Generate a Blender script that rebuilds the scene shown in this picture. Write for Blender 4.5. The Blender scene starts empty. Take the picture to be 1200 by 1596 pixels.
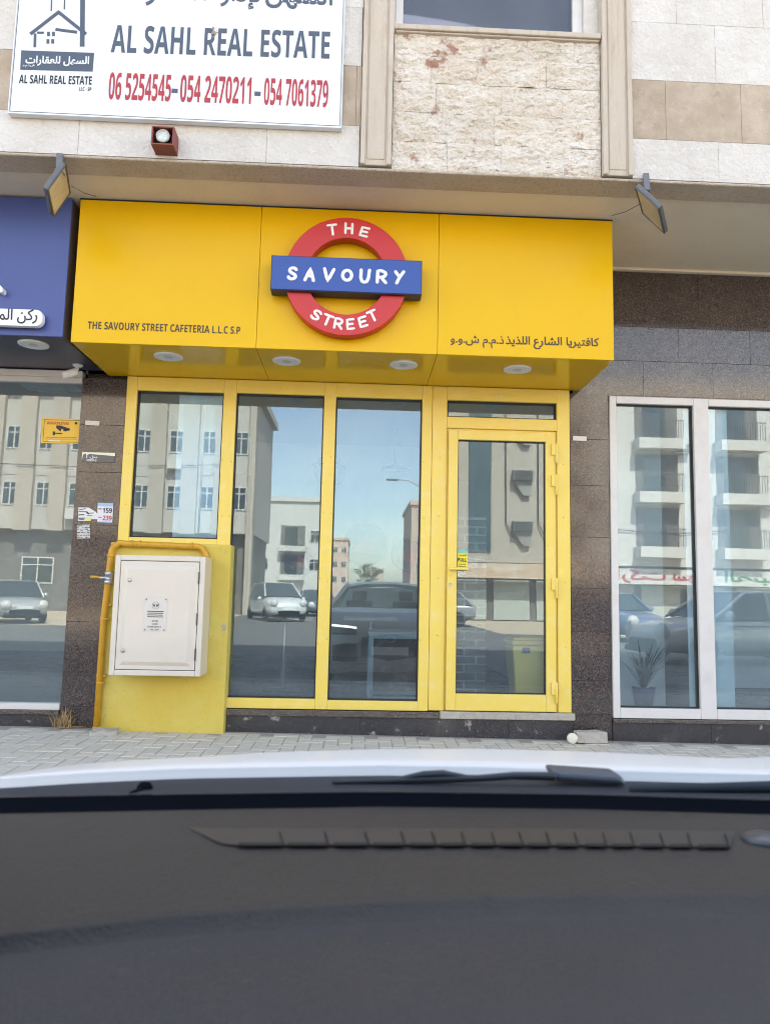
import bpy, bmesh, math, random
from mathutils import Vector, Matrix, noise
from mathutils.geometry import tessellate_polygon
R = math.radians
random.seed(7)
S = bpy.context.scene
COL = S.collection

# ---------------------------------------------------------------- camera, sky, sun, exposure
CAM = Vector((0.0, -6.0, 1.11))
PITCH, YAW, ROLL, FPX = 0.112209, 0.037496, 0.021447, 1150.0
def basis():
    cy, sy, cp, sp, cr, sr = math.cos(YAW), math.sin(YAW), math.cos(PITCH), math.sin(PITCH), math.cos(ROLL), math.sin(ROLL)
    f = Vector((sy * cp, cy * cp, sp)); rt = Vector((cy, -sy, 0)); up = rt.cross(f)
    return cr * rt + sr * up, f, -sr * rt + cr * up
CR, CF, CU = basis()
cd = bpy.data.cameras.new('camera'); cam = bpy.data.objects.new('camera', cd); COL.objects.link(cam)
cam.matrix_world = Matrix(((CR.x, CU.x, -CF.x, CAM.x), (CR.y, CU.y, -CF.y, CAM.y), (CR.z, CU.z, -CF.z, CAM.z), (0, 0, 0, 1)))
cd.sensor_fit = 'VERTICAL'; cd.sensor_height = 36; cd.sensor_width = 36
cd.lens = FPX / 1596 * 36
cd.clip_start = 0.05; cd.clip_end = 2000
cd.dof.use_dof = True; cd.dof.focus_distance = 5.6; cd.dof.aperture_fstop = cd.lens / 3.3
S.camera = cam

SUN_EL, SUN_AZ = R(52), R(14)          # behind the building, a little to the right
w = bpy.data.worlds.new('World'); S.world = w; w.use_nodes = True
nt = w.node_tree; bg = nt.nodes['Background']
sky = nt.nodes.new('ShaderNodeTexSky'); sky.sky_type = 'NISHITA'; sky.sun_disc = False
sky.sun_elevation = SUN_EL; sky.sun_rotation = SUN_AZ; sky.dust_density = 1.6; sky.air_density = 1.0
_c = nt.nodes.new('ShaderNodeTexCoord'); _m = nt.nodes.new('ShaderNodeMapping'); _m.inputs['Scale'].default_value = (1, 1, 2.6); nt.links.new(_c.outputs['Generated'], _m.inputs[0])
_n = nt.nodes.new('ShaderNodeTexNoise'); _n.inputs['Scale'].default_value = 2.2; _n.inputs['Detail'].default_value = 7; _n.inputs['Roughness'].default_value = .6; nt.links.new(_m.outputs[0], _n.inputs[0])
_r = nt.nodes.new('ShaderNodeMapRange'); _r.inputs[1].default_value = .42; _r.inputs[2].default_value = .75; _r.inputs[4].default_value = .4; nt.links.new(_n.outputs[0], _r.inputs[0])
_w = nt.nodes.new('ShaderNodeRGBToBW'); nt.links.new(sky.outputs[0], _w.inputs[0])
_k = nt.nodes.new('ShaderNodeMath'); _k.operation = 'MULTIPLY'; _k.inputs[1].default_value = 1.7; nt.links.new(_w.outputs[0], _k.inputs[0])
_x = nt.nodes.new('ShaderNodeMix'); _x.data_type = 'RGBA'; nt.links.new(_r.outputs[0], _x.inputs[0]); nt.links.new(sky.outputs[0], _x.inputs[6]); nt.links.new(_k.outputs[0], _x.inputs[7])
nt.links.new(_x.outputs[2], bg.inputs[0]); bg.inputs[1].default_value = 0.15
sd = bpy.data.lights.new('sun', 'SUN'); sd.energy = 4.0; sd.angle = R(0.5); sd.color = (1, 0.95, 0.87)
so = bpy.data.objects.new('sun', sd); COL.objects.link(so)
sv = Vector((math.sin(SUN_AZ) * math.cos(SUN_EL), math.cos(SUN_AZ) * math.cos(SUN_EL), math.sin(SUN_EL)))
so.rotation_euler = sv.to_track_quat('Z', 'Y').to_euler(); so.location = (0, 0, 40)
S.view_settings.view_transform = 'Standard'; S.view_settings.look = 'None'
S.view_settings.exposure = 2.52; S.view_settings.gamma = 1
S.view_settings.use_white_balance = True; S.view_settings.white_balance_temperature = 7800; S.view_settings.white_balance_tint = 10
S.render.engine = 'CYCLES'
S.cycles.use_denoising = True; S.cycles.filter_width = 1.05
S.cycles.max_bounces = 10; S.cycles.transparent_max_bounces = 24; S.cycles.glossy_bounces = 5
S.cycles.sample_clamp_indirect = 8

# ---------------------------------------------------------------- helpers
def ray(u, v):
    return CR * ((u - 600) / FPX) + CF - CU * ((v - 798) / FPX)
def P(u, v, y=0.0):                     # the point of the plane y=const seen at photo pixel (u, v)
    d = ray(u, v); return CAM + d * ((y - CAM.y) / d.y)
def PZ(u, v, z):
    d = ray(u, v); return CAM + d * ((z - CAM.z) / d.z)
def MIR(u, v, y):                       # the point behind the camera that the glass mirrors at (u, v)
    p = P(u, v, abs(y)); p.y = -abs(y); return p
BASE = {}
class MB:
    def __init__(s): s.v = []; s.f = []; s.sm = []
    def face(s, pts, smooth=False):
        n = len(s.v); s.v += [Vector(p) for p in pts]; s.f.append(tuple(range(n, n + len(pts)))); s.sm.append(smooth)
    def add(s, vs, fs, smooth=False):
        n = len(s.v); s.v += [Vector(p) for p in vs]
        for f in fs: s.f.append(tuple(i + n for i in f)); s.sm.append(smooth)
        return s
    def box(s, x0, x1, y0, y1, z0, z1):
        return s.add([(x, y, z) for x in (x0, x1) for y in (y0, y1) for z in (z0, z1)],
                     [(0, 1, 3, 2), (4, 6, 7, 5), (0, 4, 5, 1), (2, 3, 7, 6), (0, 2, 6, 4), (1, 5, 7, 3)])
    def obox(s, o, a, b, c):            # parallelepiped from a corner and three edges
        o, a, b, c = map(Vector, (o, a, b, c))
        return s.add([o + a * i + b * j + c * k for i in (0, 1) for j in (0, 1) for k in (0, 1)],
                     [(0, 1, 3, 2), (4, 6, 7, 5), (0, 4, 5, 1), (2, 3, 7, 6), (0, 2, 6, 4), (1, 5, 7, 3)])
    def prism(s, pts, y0, y1):          # polygon in (x, z) between two y
        n = len(pts); vs = [(p[0], y0, p[1]) for p in pts] + [(p[0], y1, p[1]) for p in pts]
        return s.add(vs, [tuple(range(n)), tuple(range(2 * n - 1, n - 1, -1))] + [(i, i + n, (i + 1) % n + n, (i + 1) % n) for i in range(n)])
    def grid(s, rows, smooth=True, closed=False):
        m = len(rows[0]); vs = [p for r in rows for p in r]; fs = []
        for i in range(len(rows) - 1):
            for j in range(m if closed else m - 1):
                k = (j + 1) % m
                fs.append((i * m + j, i * m + k, (i + 1) * m + k, (i + 1) * m + j))
        return s.add(vs, fs, smooth)
    def tube(s, pts, r, n=10, caps=True, flat=1.0):
        pts = [Vector(p) for p in pts]
        rr = r if isinstance(r, (list, tuple)) else [r] * len(pts)
        if caps:                        # rounded ends
            a, b = (pts[0] - pts[1]).normalized(), (pts[-1] - pts[-2]).normalized()
            pts = [pts[0] + a * rr[0], pts[0] + a * rr[0] * .7] + pts + [pts[-1] + b * rr[-1] * .7, pts[-1] + b * rr[-1]]
            rr = [rr[0] * .05, rr[0] * .72] + list(rr) + [rr[-1] * .72, rr[-1] * .05]
        rows = []; up = Vector((0, 1, 0))
        for i, p in enumerate(pts):
            t = (pts[min(i + 1, len(pts) - 1)] - pts[max(i - 1, 0)]).normalized()
            q = up if abs(t.dot(up)) < .95 else Vector((1, 0, 0))
            e = t.cross(q).normalized(); g = e.cross(t).normalized()
            rows.append([p + e * math.cos(2 * math.pi * k / n) * rr[i] + g * math.sin(2 * math.pi * k / n) * rr[i] * flat for k in range(n)])
        s.grid(rows, True, True)
        s.face(rows[0][::-1]); s.face(rows[-1]); return s
    def lathe(s, c, axis, prof, n=28):  # prof: (radius, distance along the axis)
        c, t = Vector(c), Vector(axis).normalized()
        q = Vector((0, 0, 1)) if abs(t.z) < .9 else Vector((1, 0, 0))
        e = t.cross(q).normalized(); g = t.cross(e)
        rows = [[c + t * h + (e * math.cos(2 * math.pi * k / n) + g * math.sin(2 * math.pi * k / n)) * r for k in range(n)] for r, h in prof]
        s.grid(rows, True, True)
        if prof[0][0] > 1e-6: s.face(rows[0][::-1])
        if prof[-1][0] > 1e-6: s.face(rows[-1])
        return s
    def build(s, name, mat, parent=None, bevel=0, seg=2, subdiv=0):
        me = bpy.data.meshes.new(name); b = BASE.get(parent, Vector()) if parent else Vector()
        me.from_pydata([tuple(p - b) for p in s.v], [], s.f)
        for i, p in enumerate(me.polygons): p.use_smooth = s.sm[i]
        bm = bmesh.new(); bm.from_mesh(me)
        if any(s.sm): bmesh.ops.remove_doubles(bm, verts=bm.verts, dist=1e-5)
        bmesh.ops.recalc_face_normals(bm, faces=bm.faces); bm.to_mesh(me); bm.free()
        me.materials.append(mat)
        o = bpy.data.objects.new(name, me); COL.objects.link(o)
        if parent: o.parent = parent; BASE[o] = b
        if bevel:
            m = o.modifiers.new('bevel', 'BEVEL'); m.width = bevel; m.segments = seg; m.limit_method = 'ANGLE'; m.angle_limit = R(40)
            m.harden_normals = False
        if subdiv:
            m = o.modifiers.new('sub', 'SUBSURF'); m.levels = subdiv; m.render_levels = subdiv
        return o
def tag(o, label, cat, group=None, kind=None):
    if label: o['label'] = label
    if cat: o['category'] = cat
    if group: o['group'] = group
    if kind: o['kind'] = kind
    return o
def thing(name, label, cat, loc=(0, 0, 0), group=None):
    o = bpy.data.objects.new(name, None); COL.objects.link(o); o.location = loc; o.empty_display_size = .1
    BASE[o] = Vector(loc); return tag(o, label, cat, group)
def copy_tree(o, parent=None):
    c = o.copy(); COL.objects.link(c); c.parent = parent
    for ch in list(o.children): copy_tree(ch, c)
    return c

# ---- Arabic letters in their joined forms, set in visual order
AR = {'ا': ('\uFE8D', '\uFE8E'), 'إ': ('\uFE87', '\uFE88'), 'ة': ('\uFE93', '\uFE94'), 'د': ('\uFEA9', '\uFEAA'), 'ذ': ('\uFEAB', '\uFEAC'),
      'ر': ('\uFEAD', '\uFEAE'), 'و': ('\uFEED', '\uFEEE')}
for ch, c0 in {'ب': 0xFE8F, 'ت': 0xFE95, 'ح': 0xFEA1, 'س': 0xFEB1, 'ش': 0xFEB5, 'ع': 0xFEC9, 'ف': 0xFED1, 'ق': 0xFED5, 'ك': 0xFED9, 'ل': 0xFEDD,
               'م': 0xFEE1, 'ن': 0xFEE5, 'ه': 0xFEE9, 'ي': 0xFEF1, 'ص': 0xFEB9, 'ص': 0xFEB9}.items():
    AR[ch] = (ch,) + tuple(chr(c0 + i) for i in range(1, 4))
def arabic(s, open_end=False):
    out = []; i = 0
    joins = lambda c: c in AR and len(AR[c]) == 4
    while i < len(s):
        c = s[i]; prev = i > 0 and joins(s[i - 1]); step = 1
        if c == 'ل' and i + 1 < len(s) and s[i + 1] in 'اإ':
            g = {'ا': ('\uFEFB', '\uFEFC'), 'إ': ('\uFEF9', '\uFEFA')}[s[i + 1]][1 if prev else 0]; step = 2
        elif c in AR:
            nxt = joins(c) and ((i + 1 < len(s) and s[i + 1] in AR) or (open_end and i + 1 == len(s)))
            g = AR[c][(3 if prev else 2) if nxt else (1 if prev else 0)]
        else: g = c
        out.append(g); i += step
    return ''.join(reversed(out))
def bold(t):                            # the heavy grotesque capitals and figures of the built-in font
    return ''.join(chr(0x1D5D4 + ord(c) - 65) if 'A' <= c <= 'Z' else chr(0x1D7EC + ord(c) - 48) if '0' <= c <= '9' else c for c in t)
def text_mesh(body, weight=0.0):
    if all(ord(c) < 128 for c in body): return text_fill(bold(body), 0, 4)
    return text_contours(body, weight)
def text_contours(body, weight=0.0):    # joined letters are drawn with overlapping contours: fill each contour by itself
    cu = bpy.data.curves.new('lettering', 'FONT'); cu.body = body; cu.size = 1; cu.resolution_u = 4; cu.fill_mode = 'NONE'
    ob = bpy.data.objects.new('lettering', cu); COL.objects.link(ob)
    me = bpy.data.meshes.new_from_object(ob.evaluated_get(bpy.context.evaluated_depsgraph_get()))
    nb = {}
    for e in me.edges: nb.setdefault(e.vertices[0], []).append(e.vertices[1]); nb.setdefault(e.vertices[1], []).append(e.vertices[0])
    co = [v.co.copy() for v in me.vertices]; seen = set(); loops = []
    for v in sorted(nb):
        if v in seen: continue
        lp = [v]; seen.add(v); nx = v + 1 if v + 1 in nb[v] else nb[v][0]
        while nx not in seen:
            lp.append(nx); seen.add(nx); c = [k for k in nb[nx] if k not in seen]
            if not c: break
            nx = c[0]
        if len(lp) > 2: loops.append(lp)
    bpy.data.objects.remove(ob); bpy.data.meshes.remove(me); bpy.data.curves.remove(cu)
    area = lambda l: sum(co[a].x * co[b].y - co[b].x * co[a].y for a, b in zip(l, l[1:] + l[:1])) / 2
    sg = 1 if area(max(loops, key=lambda l: abs(area(l)))) > 0 else -1
    outer = [l for l in loops if area(l) * sg > 0]; holes = [l for l in loops if area(l) * sg <= 0]
    def inside(p, l):
        r_ = False
        for a, b in zip(l, l[1:] + l[:1]):
            if (co[a].y > p.y) != (co[b].y > p.y) and p.x < (co[b].x - co[a].x) * (p.y - co[a].y) / (co[b].y - co[a].y) + co[a].x: r_ = not r_
        return r_
    for h in list(holes):               # a dot drawn the other way round is no hole
        if not any(inside(co[h[0]], l) for l in outer): holes.remove(h); outer.append(h)
    if weight:                          # heavier strokes: push every contour outwards
        new = {}
        for l in loops:
            d_ = (1 if area(l) > 0 else -1) * (1 if l in outer else -1)
            for a, b, c in zip(l[-1:] + l[:-1], l, l[1:] + l[:1]):
                t = (co[b] - co[a]).normalized() + (co[c] - co[b]).normalized()
                if t.length > 1e-6: t.normalize(); new[b] = co[b] + Vector((t.y, -t.x, 0)) * weight * d_
        for k, p in new.items(): co[k] = p
    vs, fs = [], []
    for k, l in enumerate(outer):
        grp = [l] + [h for h in holes if inside(co[h[0]], l)]; n = len(vs)
        flat = [Vector((co[i].x, co[i].y, 0)) for g in grp for i in g]
        for t in tessellate_polygon([[Vector((co[i].x, co[i].y, 0)) for i in g] for g in grp]): fs.append(tuple(n + i for i in t))
        vs += [Vector((p.x, p.y, .00012 * (k % 5))) for p in flat]
    return vs, fs
def text_fill(body, weight=0.0, res=4):
    cu = bpy.data.curves.new('lettering', 'FONT'); cu.body = body; cu.size = 1; cu.extrude = 0; cu.offset = weight
    cu.resolution_u = res
    ob = bpy.data.objects.new('lettering', cu); COL.objects.link(ob)
    me = bpy.data.meshes.new_from_object(ob.evaluated_get(bpy.context.evaluated_depsgraph_get()))
    vs = [v.co.copy() for v in me.vertices]; fs = [tuple(p.vertices) for p in me.polygons]
    bpy.data.objects.remove(ob); bpy.data.meshes.remove(me); bpy.data.curves.remove(cu)
    return vs, fs
CAPH = .71
def text(mb, body, a, b, hpx, y, weight=0.0, thick=.002, natural=None, mapper=None):
    """lettering whose baseline runs between photo pixels a and b on the plane y, hpx tall; faces the street"""
    vs, fs = text_mesh(body, weight)
    if not vs: return
    pm = mapper or (lambda u, v: P(u, v, y))
    A, B = pm(*a), pm(*b); H = (pm(a[0], a[1] - hpx) - A).length
    x0 = min(v.x for v in vs); x1 = max(v.x for v in vs); sx = (B.x - A.x) / (x1 - x0); sz = abs(sx) * natural if natural else H / CAPH
    n = len(vs); front = []; back = []
    for v in vs:
        t = (v.x - x0) / (x1 - x0); z = A.z + (B.z - A.z) * t
        front.append((A.x + (v.x - x0) * sx, y - thick - v.z, z + v.y * sz)); back.append((A.x + (v.x - x0) * sx, y - .0002, z + v.y * sz))
    edges = {}
    for f in fs:
        for i in range(len(f)):
            e = (f[i], f[(i + 1) % len(f)]); edges[e] = 1
    side = [(i, j, j + n, i + n) for (i, j) in edges if (j, i) not in edges]
    mb.add(front + back, fs + side)
def strip(mb, p, q, th, y, d=.002):     # flat bar between two (x, z) points
    p, q = Vector(p), Vector(q); t = (q - p).normalized(); nrm = Vector((-t.y, t.x)) * th / 2
    mb.prism([p + nrm, q + nrm, q - nrm, p - nrm], y - d, y - .0002)

# ---------------------------------------------------------------- materials
def lin(h):
    c = [int(h[i:i + 2], 16) / 255 for i in (0, 2, 4)]
    return tuple(x / 12.92 if x <= .04045 else ((x + .055) / 1.055) ** 2.4 for x in c)
def mat(name, col, rough=.5, metal=0., spec=.5, vary=None, bump=None, coat=0., island=0., fine=None, emit=0.):
    m = bpy.data.materials.new(name); m.use_nodes = True; t = m.node_tree; p = t.nodes['Principled BSDF']
    p.inputs['Roughness'].default_value = rough; p.inputs['Metallic'].default_value = metal; p.inputs['Specular IOR Level'].default_value = spec
    p.inputs['Coat Weight'].default_value = coat; p.inputs['Coat Roughness'].default_value = .05
    p.inputs['Base Color'].default_value = (*col, 1)
    N = t.nodes.new; L = t.links.new
    co = N('ShaderNodeTexCoord').outputs['Object']
    out = None
    def blend(fac, c2, base):
        mx = N('ShaderNodeMix'); mx.data_type = 'RGBA'; L(fac, mx.inputs[0])
        if base is None: mx.inputs[6].default_value = (*col, 1)
        else: L(base, mx.inputs[6])
        mx.inputs[7].default_value = (*c2, 1); return mx.outputs[2]
    def ramp(src, a, b):
        r = N('ShaderNodeMapRange'); L(src, r.inputs[0]); r.inputs[1].default_value = a; r.inputs[2].default_value = b; return r.outputs[0]
    for (sc, c2, a, b, *rest) in (vary or []):
        nz = N('ShaderNodeTexNoise'); nz.inputs['Scale'].default_value = sc; nz.inputs['Detail'].default_value = 6; nz.inputs['Roughness'].default_value = .65
        if rest:
            mp = N('ShaderNodeMapping'); L(co, mp.inputs[0]); mp.inputs['Scale'].default_value = rest[0]; L(mp.outputs[0], nz.inputs[0])
        else: L(co, nz.inputs[0])
        out = blend(ramp(nz.outputs[0], a, b), c2, out)
    if fine:                            # speckle
        for (sc, c2, a, b) in fine:
            vz = N('ShaderNodeTexVoronoi'); vz.inputs['Scale'].default_value = sc; L(co, vz.inputs[0])
            sp = N('ShaderNodeSeparateColor'); L(vz.outputs['Color'], sp.inputs[0])
            out = blend(ramp(sp.outputs[0], a, b), c2, out)
    if island:
        g = N('ShaderNodeNewGeometry'); r = N('ShaderNodeMapRange'); L(g.outputs['Random Per Island'], r.inputs[0])
        r.inputs[3].default_value = 1 - island; r.inputs[4].default_value = 1 + island * .4
        hs = N('ShaderNodeHueSaturation'); L(r.outputs[0], hs.inputs['Value'])
        if out is None: hs.inputs['Color'].default_value = (*col, 1)
        else: L(out, hs.inputs['Color'])
        out = hs.outputs[0]
    if out is not None: L(out, p.inputs['Base Color'])
    prev = None
    for (sc, st, dist, *kind) in (bump or []):
        if kind and kind[0] == 'v':
            nz = N('ShaderNodeTexVoronoi'); nz.inputs['Scale'].default_value = sc; src = nz.outputs['Distance']
        else:
            nz = N('ShaderNodeTexNoise'); nz.inputs['Scale'].default_value = sc; nz.inputs['Detail'].default_value = 5; src = nz.outputs[0]
        L(co, nz.inputs[0])
        bp = N('ShaderNodeBump'); bp.inputs['Strength'].default_value = st; bp.inputs['Distance'].default_value = dist; L(src, bp.inputs['Height'])
        if prev: L(prev, bp.inputs['Normal'])
        prev = bp.outputs[0]
    if prev: L(prev, p.inputs['Normal'])
    if emit:
        p.inputs['Emission Color'].default_value = (*col, 1); p.inputs['Emission Strength'].default_value = emit
    return m
def glass_mat(name, tint, refl, wob=.0, refl_col=(.92, .95, .97), dust_haze=0.):
    m = bpy.data.materials.new(name); m.use_nodes = True; t = m.node_tree; t.nodes.clear(); N = t.nodes.new; L = t.links.new
    out = N('ShaderNodeOutputMaterial'); tr = N('ShaderNodeBsdfTransparent'); gl = N('ShaderNodeBsdfGlossy'); mx = N('ShaderNodeMixShader')
    tr.inputs[0].default_value = (*tint, 1); gl.inputs['Color'].default_value = (*refl_col, 1); gl.inputs['Roughness'].default_value = 0.0
    fr = N('ShaderNodeLayerWeight'); fr.inputs[0].default_value = .35
    r = N('ShaderNodeMapRange'); L(fr.outputs['Fresnel'], r.inputs[0]); r.inputs[1].default_value = 0.1; r.inputs[2].default_value = 1; r.inputs[3].default_value = refl; r.inputs[4].default_value = .95
    L(r.outputs[0], mx.inputs[0]); L(tr.outputs[0], mx.inputs[1]); L(gl.outputs[0], mx.inputs[2]); L(mx.outputs[0], out.inputs[0])
    if dust_haze:  # bluish dust film; the pale haze of the panes is put into its colour
        co = N('ShaderNodeTexCoord'); nz = N('ShaderNodeTexNoise'); nz.inputs['Scale'].default_value = 3.0; nz.inputs['Detail'].default_value = 8; nz.inputs['Roughness'].default_value = .7
        mp = N('ShaderNodeMapping'); mp.inputs['Scale'].default_value = (1.6, 1, .7); L(co.outputs['Object'], mp.inputs[0]); L(mp.outputs[0], nz.inputs[0])
        dr_ = N('ShaderNodeMapRange'); L(nz.outputs[0], dr_.inputs[0]); dr_.inputs[1].default_value = .3; dr_.inputs[2].default_value = .75; dr_.inputs[3].default_value = dust_haze * .55; dr_.inputs[4].default_value = dust_haze * 1.5
        df = N('ShaderNodeBsdfDiffuse'); df.inputs[0].default_value = (.62, .70, .76, 1); m2 = N('ShaderNodeMixShader'); L(dr_.outputs[0], m2.inputs[0]); L(mx.outputs[0], m2.inputs[1]); L(df.outputs[0], m2.inputs[2]); L(m2.outputs[0], out.inputs[0])
    if wob:
        co = N('ShaderNodeTexCoord'); nz = N('ShaderNodeTexNoise'); nz.inputs['Scale'].default_value = 1.6; nz.inputs['Detail'].default_value = 1.5
        L(co.outputs['Object'], nz.inputs[0]); bp = N('ShaderNodeBump'); bp.inputs['Strength'].default_value = wob; bp.inputs['Distance'].default_value = .02
        L(nz.outputs[0], bp.inputs['Height']); L(bp.outputs[0], gl.inputs['Normal'])
    return m
M = {}
M['white_stone'] = mat('white_stone', (.60, .565, .52), .8, vary=[(3, (.68, .655, .62), .4, .7), (9, (.52, .455, .385), .6, .78), (70, (.40, .36, .31), .63, .70), (22, (.70, .67, .64), .55, .75)], bump=[(9, .6, .025), (38, .8, .012), (110, .5, .005)], island=.06)
M['brown_stone'] = mat('brown_stone', (.40, .315, .235), .8, vary=[(5, (.50, .41, .325), .42, .7), (11, (.33, .25, .175), .58, .75), (34, (.55, .47, .39), .62, .72)], bump=[(12, .5, .015), (60, .4, .005)], island=.12)
M['split_stone'] = mat('split_stone', (.72, .63, .525), .85, vary=[(4, (.79, .725, .645), .42, .62), (13, (.58, .485, .37), .60, .74, (8, 8, 18)), (40, (.34, .29, .235), .60, .68, (30, 30, 62)), (5, (.42, .23, .17), .60, .67), (95, (.40, .35, .29), .62, .70)], bump=[(26, 1, .03), (60, 1, .014), (130, .6, .006)], island=.06)
M['trim_stone'] = mat('trim_stone', (.52, .45, .37), .8, vary=[(4, (.44, .36, .28), .5, .7, (6, 6, .8)), (40, (.40, .34, .28), .62, .75), (2, (.60, .54, .47), .55, .75)], bump=[(70, .4, .004)])
M['edge_stone'] = mat('edge_stone', (.50, .42, .335), .9, vary=[(45, (.36, .29, .225), .5, .7), (3, (.56, .485, .405), .5, .7)], bump=[(90, .9, .012), (25, .4, .01)])
M['soffit'] = mat('soffit_paint', (.70, .62, .49), .9, vary=[(2.5, (.62, .55, .43), .5, .75), (50, (.60, .53, .41), .58, .75)], bump=[(80, .6, .006), (8, .3, .01)])
GR = dict(vary=[(3, (.085, .066, .06), .45, .7), (9, (.05, .042, .042), .55, .75, (1, 1, 4))], fine=[(240, (.16, .135, .125), .76, .92), (190, (.018, .015, .016), .76, .82), (110, (.17, .088, .072), .955, .975)])  # stretched darker noise paints horizontal bands of reflection into the stone
M['granite'] = mat('granite', (.066, .052, .049), .09, spec=.65, bump=[(3.0, .02, .02)], island=.1, **GR)
M['granite_dull'] = mat('granite_dull', (.10, .080, .069), .09, spec=.6, bump=[(3.0, .02, .02)], island=.12, vary=[(2.5, (.14, .12, .108), .45, .7), (25, (.085, .072, .066), .5, .7), (1.6, (.06, .052, .052), .62, .70, (3, 1, .5))], fine=[(230, (.25, .215, .185), .72, .88), (170, (.04, .034, .032), .78, .84), (90, (.21, .13, .105), .95, .97)])
M['plinth'] = mat('plinth_granite', (.032, .031, .036), .3, vary=[(2.2, (.075, .07, .07), .5, .7), (9, (.34, .32, .29), .62, .68), (45, (.26, .24, .22), .64, .69)], fine=[(240, (.10, .095, .10), .8, .9)], bump=[(40, .3, .006)])
M['sign_yellow'] = mat('sign_yellow', (.76, .445, .008), .34, spec=.25, vary=[(1.2, (.78, .46, .01), .4, .7), (2.5, (.71, .42, .025), .62, .8, (3, 3, .5))], bump=[(.9, .06, .03)])
M['frame_yellow'] = mat('frame_yellow', (.83, .61, .125), .38, spec=.5, vary=[(9, (.84, .65, .23), .5, .75), (60, (.62, .42, .1), .68, .78)], bump=[(200, .08, .001)])
M['wall_yellow'] = mat('wall_yellow', (.63, .465, .085), .75, vary=[(3, (.64, .52, .13), .45, .65), (11, (.44, .33, .06), .62, .75), (40, (.48, .38, .09), .6, .75)], bump=[(25, .4, .008), (120, .4, .002)])
M['pipe'] = mat('gas_pipe_paint', (.62, .32, .025), .42, vary=[(14, (.52, .25, .02), .5, .7)], bump=[(40, .1, .003)])
M['cream'] = mat('cream_enamel', (.655, .595, .52), .28, coat=.35, vary=[(2, (.61, .55, .48), .5, .75)], bump=[(7, .05, .006)])
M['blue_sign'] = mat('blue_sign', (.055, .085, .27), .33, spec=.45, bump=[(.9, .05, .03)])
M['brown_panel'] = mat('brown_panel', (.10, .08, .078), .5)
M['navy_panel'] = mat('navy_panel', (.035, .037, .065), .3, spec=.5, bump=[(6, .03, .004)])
M['white'] = mat('white_paint', (.78, .78, .79), .4)
M['white_acrylic'] = mat('white_acrylic', (.82, .82, .83), .3)
M['board'] = mat('board_vinyl', (.72, .75, .79), .5, vary=[(1.5, (.69, .72, .76), .45, .7)])
M['board_edge'] = mat('board_edge', (.75, .76, .78), .4)
M['ink_slate'] = mat('ink_slate', (.07, .092, .13), .55)
M['ink_red'] = mat('ink_red', (.42, .035, .045), .55)
M['ink_black'] = mat('ink_black', (.016, .016, .02), .5)
M['ink_brown'] = mat('ink_brown', (.055, .035, .02), .5)
M['red'] = mat('roundel_red', (.55, .022, .02), .38, spec=.5)
M['blue'] = mat('roundel_blue', (.022, .075, .33), .36, spec=.5)
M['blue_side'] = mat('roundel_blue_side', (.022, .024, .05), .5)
M['downlight'] = mat('downlight_white', (.72, .72, .70), .4)
M['downlight_in'] = mat('downlight_diffuser', (.50, .50, .46), .35)
M['red_metal'] = mat('red_steel', (.26, .06, .05), .55, vary=[(12, (.20, .045, .04), .45, .7)])
M['red_dark'] = mat('red_steel_inside', (.085, .03, .035), .6)
M['flood_grey'] = mat('flood_grey', (.12, .125, .14), .45, vary=[(20, (.18, .17, .16), .5, .7)])
M['flood_glass'] = mat('flood_glass', (.46, .40, .29), .2, spec=.6, vary=[(9, (.55, .50, .40), .4, .7)])
M['black_rubber'] = mat('black_rubber', (.018, .018, .018), .6)
M['steel'] = mat('steel', (.5, .5, .5), .3, metal=.9)
M['dark_steel'] = mat('dark_steel', (.10, .10, .10), .4, metal=.5)
M['upvc'] = mat('white_frame', (.66, .63, .61), .4, vary=[(5, (.60, .565, .54), .5, .72)])
M['paver'] = mat('paver', (.57, .51, .425), .9, island=.05, vary=[(1.3, (.56, .52, .455), .42, .66), (35, (.43, .39, .34), .55, .75), (4, (.42, .38, .33), .62, .78)], bump=[(140, .5, .003), (20, .3, .004)])
M['paver_bed'] = mat('paver_bed', (.36, .32, .265), .95, bump=[(60, .6, .006)])
M['asphalt'] = mat('asphalt', (.12, .12, .122), .9, vary=[(1.2, (.15, .147, .143), .4, .7), (90, (.12, .12, .118), .6, .75)], bump=[(120, .6, .006)])
M['sand'] = mat('sand_lot', (.46, .37, .27), .95, vary=[(.6, (.38, .31, .23), .45, .7), (20, (.50, .42, .32), .5, .7)], bump=[(15, .5, .02)])
M['concrete'] = mat('concrete', (.42, .385, .335), .9, vary=[(18, (.30, .27, .23), .5, .72), (4, (.48, .45, .40), .5, .7)], bump=[(50, .7, .008), (12, .4, .015)])
M['pvc'] = mat('cream_pvc', (.70, .66, .55), .4, vary=[(30, (.6, .55, .44), .6, .75)])
M['dry_grass'] = mat('dry_grass', (.42, .28, .13), .8, island=.25)
M['plaster_in'] = mat('interior_plaster', (.60, .60, .58), .85)
M['plaster_pale'] = mat('interior_pale', (.72, .76, .76), .7)
M['floor_in'] = mat('interior_floor', (.24, .245, .25), .25, vary=[(3, (.16, .165, .17), .4, .7)])
M['ceiling_in'] = mat('interior_ceiling', (.5, .485, .45), .85)
M['pane'] = glass_mat('shop_glass', (.84, .93, .97), .10, .010, (.78, .91, 1.0), dust_haze=.05)
M['pane_pale'] = glass_mat('hazy_shop_glass', (.86, .94, .97), .10, .010, (.84, .94, 1.0), dust_haze=.065)  # more of the haze film mixed in, so these panes look paler
M['pane_tint'] = glass_mat('upper_glass', (.86, .84, .84), .015, .01, dust_haze=.03)
M['far_glass'] = mat('far_window_glass', (.035, .05, .06), .12, spec=.8)
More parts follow.
